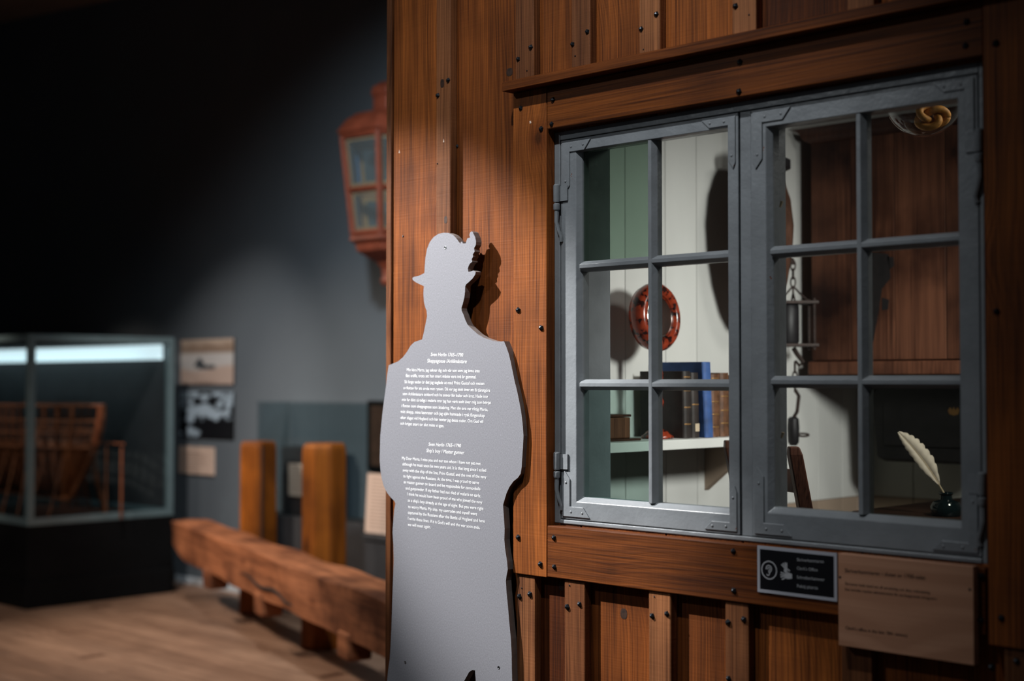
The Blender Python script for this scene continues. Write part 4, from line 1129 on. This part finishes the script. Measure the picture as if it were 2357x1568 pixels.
# ================================================================== glass display case with a hull model
cc = atZ(62, 1404, 0)
DX, DY0 = cc.x, cc.y; DY1 = atX(400, 1100, DX).y; DXL = DX - 3.6
CZ0, CZ1 = atY(62, 1212, DY0).z, atY(62, 769, DY0).z
dc = thing('display_case', (DX - 1.8, (DY0 + DY1) / 2, 0), 'tall glass display case on a black base with a lit strip inside', 'display case')
box('foot', 'case_black', dc, DXL - .015, DX + .015, DY0 - .015, DY1, .0005, .16, .006)
box('base', 'case_black', dc, DXL, DX, DY0, DY1, .1605, CZ0, .004)
FW_ = .042
for a in (DXL, DX - FW_):
    for b in (DY0, DY1 - FW_):
        box('corner_post', 'case_frame', dc, a, a + FW_, b, b + FW_, CZ0 + FW_ + .0005, CZ1 - FW_ - .0005, .003)
for z in (CZ0 + .0005, CZ1 - FW_):
    for b in (DY0, DY1 - FW_):
        box('rail', 'case_frame', dc, DXL + FW_, DX - FW_, b, b + FW_, z, z + FW_, .003)
    for a in (DXL, DX - FW_):
        box('rail', 'case_frame', dc, a, a + FW_, DY0, DY1, z, z + FW_, .003)
box('pane', 'case_glass', dc, DX - .024, DX - .016, DY0 + FW_, DY1 - FW_, CZ0 + FW_ + .001, CZ1 - FW_ - .001)
box('pane', 'case_glass', dc, DXL + FW_, DX - FW_, DY0 + .016, DY0 + .024, CZ0 + FW_ + .001, CZ1 - FW_ - .001)
box('top_panel', 'case_black', dc, DXL + FW_, DX - FW_, DY0 + FW_, DY1 - FW_, CZ1 - FW_, CZ1 - .004)
box('case_floor', 'case_black', dc, DXL + FW_, DX - FW_, DY0 + FW_, DY1 - FW_, CZ0 + .001, CZ0 + .012)
box('back_panel', 'plinth_dark', dc, DXL + FW_, DX - FW_, DY1 - FW_ + .004, DY1 - .004, CZ0 + FW_ + .001, CZ1 - FW_ - .001)
lz_ = atY(230, 815, DY1 - .06).z
cl_ = bpy.data.lights.new('case_fill', 'AREA'); cl_.shape = 'RECTANGLE'; cl_.size = 3.0; cl_.size_y = .08; cl_.energy = 4; cl_.color = (.7, .95, 1.0)  # unseen area fill added beside the strip to brighten hull and case
clo = bpy.data.objects.new('case_fill', cl_); COL.objects.link(clo); clo.location = ((DXL + DX) / 2, DY1 - .25, CZ1 - FW_ - .006)
box('light_strip', 'case_light', dc, DXL + .10, DX - FW_ - .03, DY1 - FW_ - .03, DY1 - FW_ + .002, lz_ - .045, lz_ + .05, .004)

# ship hull model of open ribs
hy = 1.92
hb = atY(195, 1165, hy); htop = atY(225, 945, hy)
hull = thing('hull_model', (hb.x - .7, hy, CZ0 + .0125), 'brown wooden ship hull model of open ribs propped on sticks in the case', 'ship model')
HL, HB_, HH = 1.5, .26, htop.z - hb.z
def hp(s, t, sd):
    """s 0..1 along from the stem backwards, t 0..1 keel to rail"""
    full = min(1.0, (s * 3.2) ** .55)
    wd = HB_ * full * (math.sin(min(1, t * 1.15) * math.pi / 2) ** .7)
    x = htop.x - .02 - HL * s - (1 - t) ** 2 * .32 * (1 - s) ** 2
    z = hb.z + .035 + HH * t - HH * .0 + .05 * (1 - s) ** 6 * 0
    return Vector((x, hy + sd * wd, z))
for i in range(1, 16):
    s = i / 16
    for sd in (1, -1):
        MB().tube([hp(s, t / 8, sd) for t in range(9)], .011, 6).build('rib', 'hull_wood', hull)
for t in (.55, .70, .83, .99):
    for sd in (1, -1):
        MB().tube([hp(j / 14, t, sd) for j in range(15)], .009, 6).build('stringer', 'hull_wood', hull)
for sd in (1, -1):
    mb = MB(); nn_, mm = 14, 7
    for i in range(nn_ + 1):
        for j in range(mm + 1): mb.v.append(hp(i / nn_, j / mm * (.62 if sd < 0 else .5), sd * .94))
    for i in range(nn_):
        for j in range(mm): mb.f.append((i * (mm + 1) + j, i * (mm + 1) + j + 1, (i + 1) * (mm + 1) + j + 1, (i + 1) * (mm + 1) + j))
    o = mb.build('planking', 'hull_wood', hull, smooth=True)
    so = o.modifiers.new('thick', 'SOLIDIFY'); so.thickness = .008
MB().tube([hp(0, t / 8, 0) + Vector((.015 * math.sin(t / 8 * 3) + .05 * (t / 8) ** 2, 0, 0)) for t in range(9)], .017, 6).build('stem', 'hull_wood', hull)
MB().tube([hp(0, 0, 0), hp(.3, 0, 0), hp(1, 0, 0)], .016, 6).build('keel', 'hull_wood', hull)
for i in range(9):
    s = .08 + i * .1
    for sd in (1, -1):
        a = hp(s, .45, sd); b = Vector((a.x + random.uniform(-.05, .05), a.y + sd * .10, CZ0 + .0125))
        b.y = min(max(b.y, DY0 + .07), DY1 - .08)
        MB().tube([b, a + Vector((0, 0, .02))], .0065, 6).build('prop', 'hull_wood', hull)
for px in (245, 280):
    a = atY(px, 1030, 2.05)
    MB().tube([(a.x, 2.05, CZ0 + .0125), (a.x, 2.05, a.z)], .008, 6).build('stand_post', 'hull_wood', hull)
a, b = atY(215, 1020, 2.05), atY(285, 1022, 2.05)
MB().tube([a, b], .007, 6).build('stand_bar', 'hull_wood', hull)


# ================================================================== prints and card on the wall
def lin(c): return tuple((v / 255.0) ** 2.2 for v in c)


def print_panel(name, x0, x1, z0, z1, fn, label, cat, n=48, m=44):
    t = thing(name, ((x0 + x1) / 2, WALL_Y, z0), label, cat)
    box('backing', 'case_black', t, x0, x1, WALL_Y - .012, WALL_Y - .0005, z0, z1)
    mb = MB(); mb.c = []
    for j in range(m + 1):
        for i in range(n + 1):
            mb.v.append(Vector((x0 + (x1 - x0) * i / n, WALL_Y - .0128, z0 + (z1 - z0) * j / m))); mb.c.append(fn(i / n, j / m))
    for j in range(m):
        for i in range(n): mb.f.append((j * (n + 1) + i, j * (n + 1) + i + 1, (j + 1) * (n + 1) + i + 1, (j + 1) * (n + 1) + i))
    mb.build('print', 'print', t)
    return t


def rect(p0, p1):
    a, b = atY(*p0, WALL_Y), atY(*p1, WALL_Y); return a.x, b.x, b.z, a.z
def mixt(a, b, f): f = max(0, min(1, f)); return tuple(x + (y - x) * f for x, y in zip(a, b))
def sm(e0, e1, x): t = max(0, min(1, (x - e0) / (e1 - e0))); return t * t * (3 - 2 * t)
SK, MD, SE, SA, BO = lin((186, 165, 148)), lin((140, 118, 102)), lin((188, 184, 182)), lin((180, 158, 146)), lin((50, 58, 64))


def boat(u, v):
    c = mixt(MD, SK, sm(.78, .98, v) + .4 * noise.noise(Vector((u * 5, v * 9, 3))))
    c = mixt(SE, c, sm(.66, .73, v))
    c = mixt(SA, c, sm(.30, .42, v + .06 * math.sin(u * 5)))
    c = mixt(c, mixt(c, lin((110, 90, 78)), .6), sm(.12, .0, v) * sm(.15, .45, u) * sm(.8, .5, u))
    hull_ = sm(.07, .02, abs(v - .38)) * sm(.30, .36, u) * sm(.70, .62, u)
    sail = sm(.02, -.03, abs(u - .37) - (.62 - v) * .55) * sm(.36, .42, v) * sm(.62, .56, v) * (.35 < v)
    return mixt(c, BO, max(hull_, sail))


def crowd(u, v):
    n1 = noise.noise(Vector((u * 7.2, v * 6.6, 11))); n2 = noise.noise(Vector((u * 15, v * 14, 4)))
    b = .55 * sm(.25, .95, v) + 1.1 * n1 + .6 * n2
    b += .8 * sm(.20, .05, abs(v - (.58 - 1.1 * (u - .42) ** 2))) * sm(.06, .2, u) * sm(.80, .66, u)
    b += .7 * sm(.14, .04, math.hypot(u - .22, (v - .18) * 1.2))
    b -= 1.0 * sm(.35, .5, u) * sm(.42, .30, v)
    b -= .7 * sm(.09, .04, abs(v - .80)) * sm(.22, .3, u) * sm(.72, .62, u)
    return mixt(lin((14, 16, 22)), lin((165, 182, 196)), sm(.05, .75, b))


print_panel('seascape_print', *rect((420, 783), (541, 885)), boat, 'sepia picture of a small dark boat, upper of two on the wall', 'picture')
print_panel('crowd_photograph', *rect((418, 902), (540, 1011)), crowd, 'blurred black and white photograph, lower of two on the wall', 'photograph')
x0, x1, z0, z1_ = rect((416, 1026), (495, 1095))
cd_ = thing('text_card', ((x0 + x1) / 2, WALL_Y, z0), 'pale tan text card on the grey wall under the two pictures', 'card')
box('card', 'paper_card', cd_, x0, x1, WALL_Y - .014, WALL_Y - .0005, z0, z1_, .002)
for j, (f, l) in enumerate(((.78, .7), (.68, .85), (.60, .85), (.46, .8), (.38, .85), (.24, .6), (.16, .7))):
    zc = z0 + (z1_ - z0) * f
    mb = MB(); ribbon(mb, [(x0 + (x1 - x0) * .1, WALL_Y - .0146, zc), (x0 + (x1 - x0) * (.1 + .8 * l), WALL_Y - .0146, zc)], .006, NF); mb.build('text_line', 'card_ink', cd_)

# ================================================================== riding bitts: two posts and a hewn beam
pA, pB = atZ(593, 1411, 0), atZ(745, 1489, 0)
pA.z = pB.z = 0
dv = (pB - pA).normalized(); nv = Vector((dv.y, -dv.x, 0)).normalized()
if nv.dot(CAM - pA) < 0: nv = -nv


def post_timber(base, top, hw, label, chamfer, twist):
    t = thing('timber_post', tuple(base), label, 'post', 'upright timber posts behind the beam')
    mb = MB(); secs = [(0.0006, 1), (.3, 1.0), (.6, .99), (top - .05, .985), (top - .02, .96), (top, .86)]
    ang0 = math.atan2(_F.y, _F.x) + twist
    for z, s in secs:
        for k in range(4):
            for e in (-1, 1):
                an = ang0 + k * math.pi / 2 + math.pi / 4 + e * chamfer
                r = hw / math.cos(math.pi / 4 - chamfer) * s
                mb.v.append(base + Vector((math.cos(an) * r, math.sin(an) * r, z)) + Vector((noise.noise(Vector((z * 3, k, e))) * .004, 0, 0)))
    for i in range(len(secs) - 1):
        for k in range(8): mb.f.append((i * 8 + k, i * 8 + (k + 1) % 8, i * 8 + 8 + (k + 1) % 8, i * 8 + 8 + k))
    mb.f += [tuple(range(7, -1, -1)), tuple((len(secs) - 1) * 8 + k for k in range(8))]
    mb.build('post', 'timber_post', t, .004)
    return t, ang0


hA, hB = 1.0 - .005, 1.03
tA, angA = post_timber(pA, hA, .105, 'square weathered timber post with a long vertical crack, nearer the pictures', .62, math.radians(12))
tB, angB = post_timber(pB, hB, .112, 'brighter orange timber post with rounded corners, nearer the hut', .42, math.radians(6))
fa = Vector((math.cos(angA + math.pi), math.sin(angA + math.pi), 0))
sa = fa.cross(Vector((0, 0, 1)))
c_ = pA + fa * .105
MB().obox(c_ + sa * .018 * (1 if sa.dot(_R) > 0 else -1) + Vector((0, 0, .50)), sa, fa, Vector((0, 0, 1)), .006, .002, .47).build('crack', 'worn_paint', tA)

BW, BH, BTOP = .105, .108, .495
bm_c = (pA + pB) / 2 + nv * (.145 + BW)
L0, L1 = -(0.62 + (pB - pA).length / 2), 3.1
beam = thing('hewn_beam', tuple(bm_c + Vector((0, 0, .0))), 'long rough-hewn reddish timber beam resting low in front of two posts', 'beam')
rotb = math.atan2(dv.y, dv.x)


def beam_mesh(l0, l1, y0, y1, z0, z1, nseg, jit):
    mb = MB(); ring_ = [(y0, z0), ((y0 + y1) / 2, z0), (y1, z0), (y1, (z0 + z1) / 2), (y1, z1), ((y0 + y1) / 2, z1), (y0, z1), (y0, (z0 + z1) / 2)]
    for i in range(nseg + 1):
        l = l0 + (l1 - l0) * i / nseg
        e = 1 - .35 * max(0, 1 - (l - l0) / .35) ** 2 if l0 < -1 else 1
        for k, (a, b) in enumerate(ring_):
            b2 = z1 + (b - z1) * e
            mb.v.append(Vector((l, a + jit * noise.noise(Vector((l * 2.1, k * 3.1, 1))), b2 + jit * noise.noise(Vector((l * 2.3, k * 2.7, 7))))))
    for i in range(nseg):
        for k in range(8): mb.f.append((i * 8 + k, i * 8 + (k + 1) % 8, i * 8 + 8 + (k + 1) % 8, i * 8 + 8 + k))
    mb.f += [tuple(range(7, -1, -1)), tuple(nseg * 8 + k for k in range(8))]
    return mb


def put_local(mb, name, mat, bevel=0.0, smooth=False):
    o = mb.build(name, mat, beam, bevel, smooth, origin=(0, 0, 0))
    o.location = (0, 0, 0); o.rotation_euler = (0, 0, rotb); return o


put_local(beam_mesh(L0, L1, -BW, BW, BTOP - 2 * BH, BTOP, 46, .014), 'beam', 'timber_beam', .006)
for px, py in ((512, 1338), (665, 1395), (880, 1490)):
    a = atZ(px, py, .23); l = (a - bm_c).dot(dv)
    mb = MB().box(l - .07, l + .07, -BW - .012, -BW + .10, BTOP - 2 * BH - .085, BTOP - 2 * BH + .03)
    put_local(mb, 'knee', 'timber_beam', .015)
put_local(MB().tube([(.30 + .1 * k, -BW - .003 + .006 * noise.noise(Vector((k * .7, 2, 2))), BTOP - 1.25 * BH + .012 * math.sin(k * 1.3) - .004 * k) for k in range(11)],
                    [.002 + .007 * math.sin(math.pi * k / 10) for k in range(11)], 6), 'crack', 'worn_paint')
for pp in (pA, pB):
    l = (pp - bm_c).dot(dv)
    put_local(MB().tube([(l, -.05, BTOP - BH), (l, .13, BTOP - BH)], .02, 10), 'bolt', 'rusty_iron')

# ================================================================== low glass-hooded showcase against the wall
gy = 2.50
h0 = atY(590, 927, gy); HZT = h0.z
gx_l, gx_r = h0.x, -3.2
PZ = atY(720, 1195, gy).z
hc_ = thing('glass_hood_showcase', ((gx_l + gx_r) / 2, (gy + WALL_Y) / 2, 0), 'low dark showcase with a clear glass hood behind the timber posts', 'showcase')
box('plinth', 'plinth_dark', hc_, gx_l, gx_r, gy, WALL_Y - .015, .0005, PZ, .004)
xx = gx_l; jn = [gx_l, atY(738, 927, gy).x, atY(852, 927, gy).x, gx_r]
for a, b in zip(jn, jn[1:]):
    box('pane', 'case_glass', hc_, a + .003, b - .003, gy + .004, gy + .012, PZ + .0005, HZT)
box('pane', 'case_glass', hc_, gx_l + .004, gx_l + .012, gy + .016, WALL_Y - .016, PZ + .0005, HZT)
box('top_pane', 'case_glass', hc_, gx_l, gx_r, gy, WALL_Y - .016, HZT + .0005, HZT + .008)
ins = thing('exhibit_block', (atY(720, 1100, 2.62).x, 2.66, PZ), 'dark grey block inside the glass hood between the two posts', 'plinth')
a, b = atY(665, 1065, 2.6), atY(715, 1065, 2.6)
MB().prism([(a.x - .05, 2.58, PZ + .0006), (b.x + .20, 2.58, PZ + .0006), (b.x + .20, 2.58, atY(715, 1030, 2.6).z), (a.x - .05, 2.58, atY(715, 1030, 2.6).z)], (0, .12, 0)).build('block', 'plinth_dark', ins, .004)


def card(name, p0, p1, Y, label, tilt, lines):
    a, b = atY(*p0, Y), atY(*p1, Y)
    t = thing(name, ((a.x + b.x) / 2, Y, b.z), label, 'card')
    hgt = a.z - b.z
    MB().prism([(a.x, Y, b.z), (b.x, Y, b.z), (b.x, Y + tilt, a.z), (a.x, Y + tilt, a.z)], (0, .008, 0)).build('card', 'paper_card', t)
    for k in range(lines):
        f = 1 - (k + 1.2) / (lines + 1.6)
        mb = MB(); ribbon(mb, [(a.x + (b.x - a.x) * .1, Y + tilt * f - .0008, b.z + hgt * f), (a.x + (b.x - a.x) * random.uniform(.7, .93), Y + tilt * f - .0008, b.z + hgt * f)], .005, (0, -1, 0)); mb.build('text_line', 'card_ink', t)


card('text_card', (664, 1066), (722, 1146), 2.565, 'pale text card in the showcase partly hidden by the orange post', .0, 8)
card('text_card', (840, 1090), (935, 1236), 2.44, 'large pale text card standing right at the hut corner', .02, 16)
lst = thing('card_stand', (atY(880, 1240, 2.47).x, 2.46, 0), 'dark grey stand carrying the large card beside the hut corner', 'stand')
a, b = atY(838, 1262, 2.40), atY(940, 1262, 2.40)
bz = atY(885, 1231, 2.44).z - .004
box('pedestal', 'plinth_dark', lst, a.x, b.x, 2.405, 2.495, .0005, bz - .03, .004)
box('shelf', 'plinth_dark', lst, a.x - .01, b.x + .01, 2.395, 2.497, bz - .0295, bz, .004)
a, b = atY(852, 922, WALL_Y), atY(960, 1090, WALL_Y)
pn_ = thing('wall_panel', ((a.x + b.x) / 2, WALL_Y, b.z), 'brownish framed panel on the wall seen through the glass hood', 'panel')
box('frame', 'case_black', pn_, a.x, b.x, WALL_Y - .022, WALL_Y - .0005, b.z, a.z, .002)
box('sheet', 'leather_brown', pn_, a.x + .03, b.x - .03, WALL_Y - .0235, WALL_Y - .0222, b.z + .03, a.z - .03)
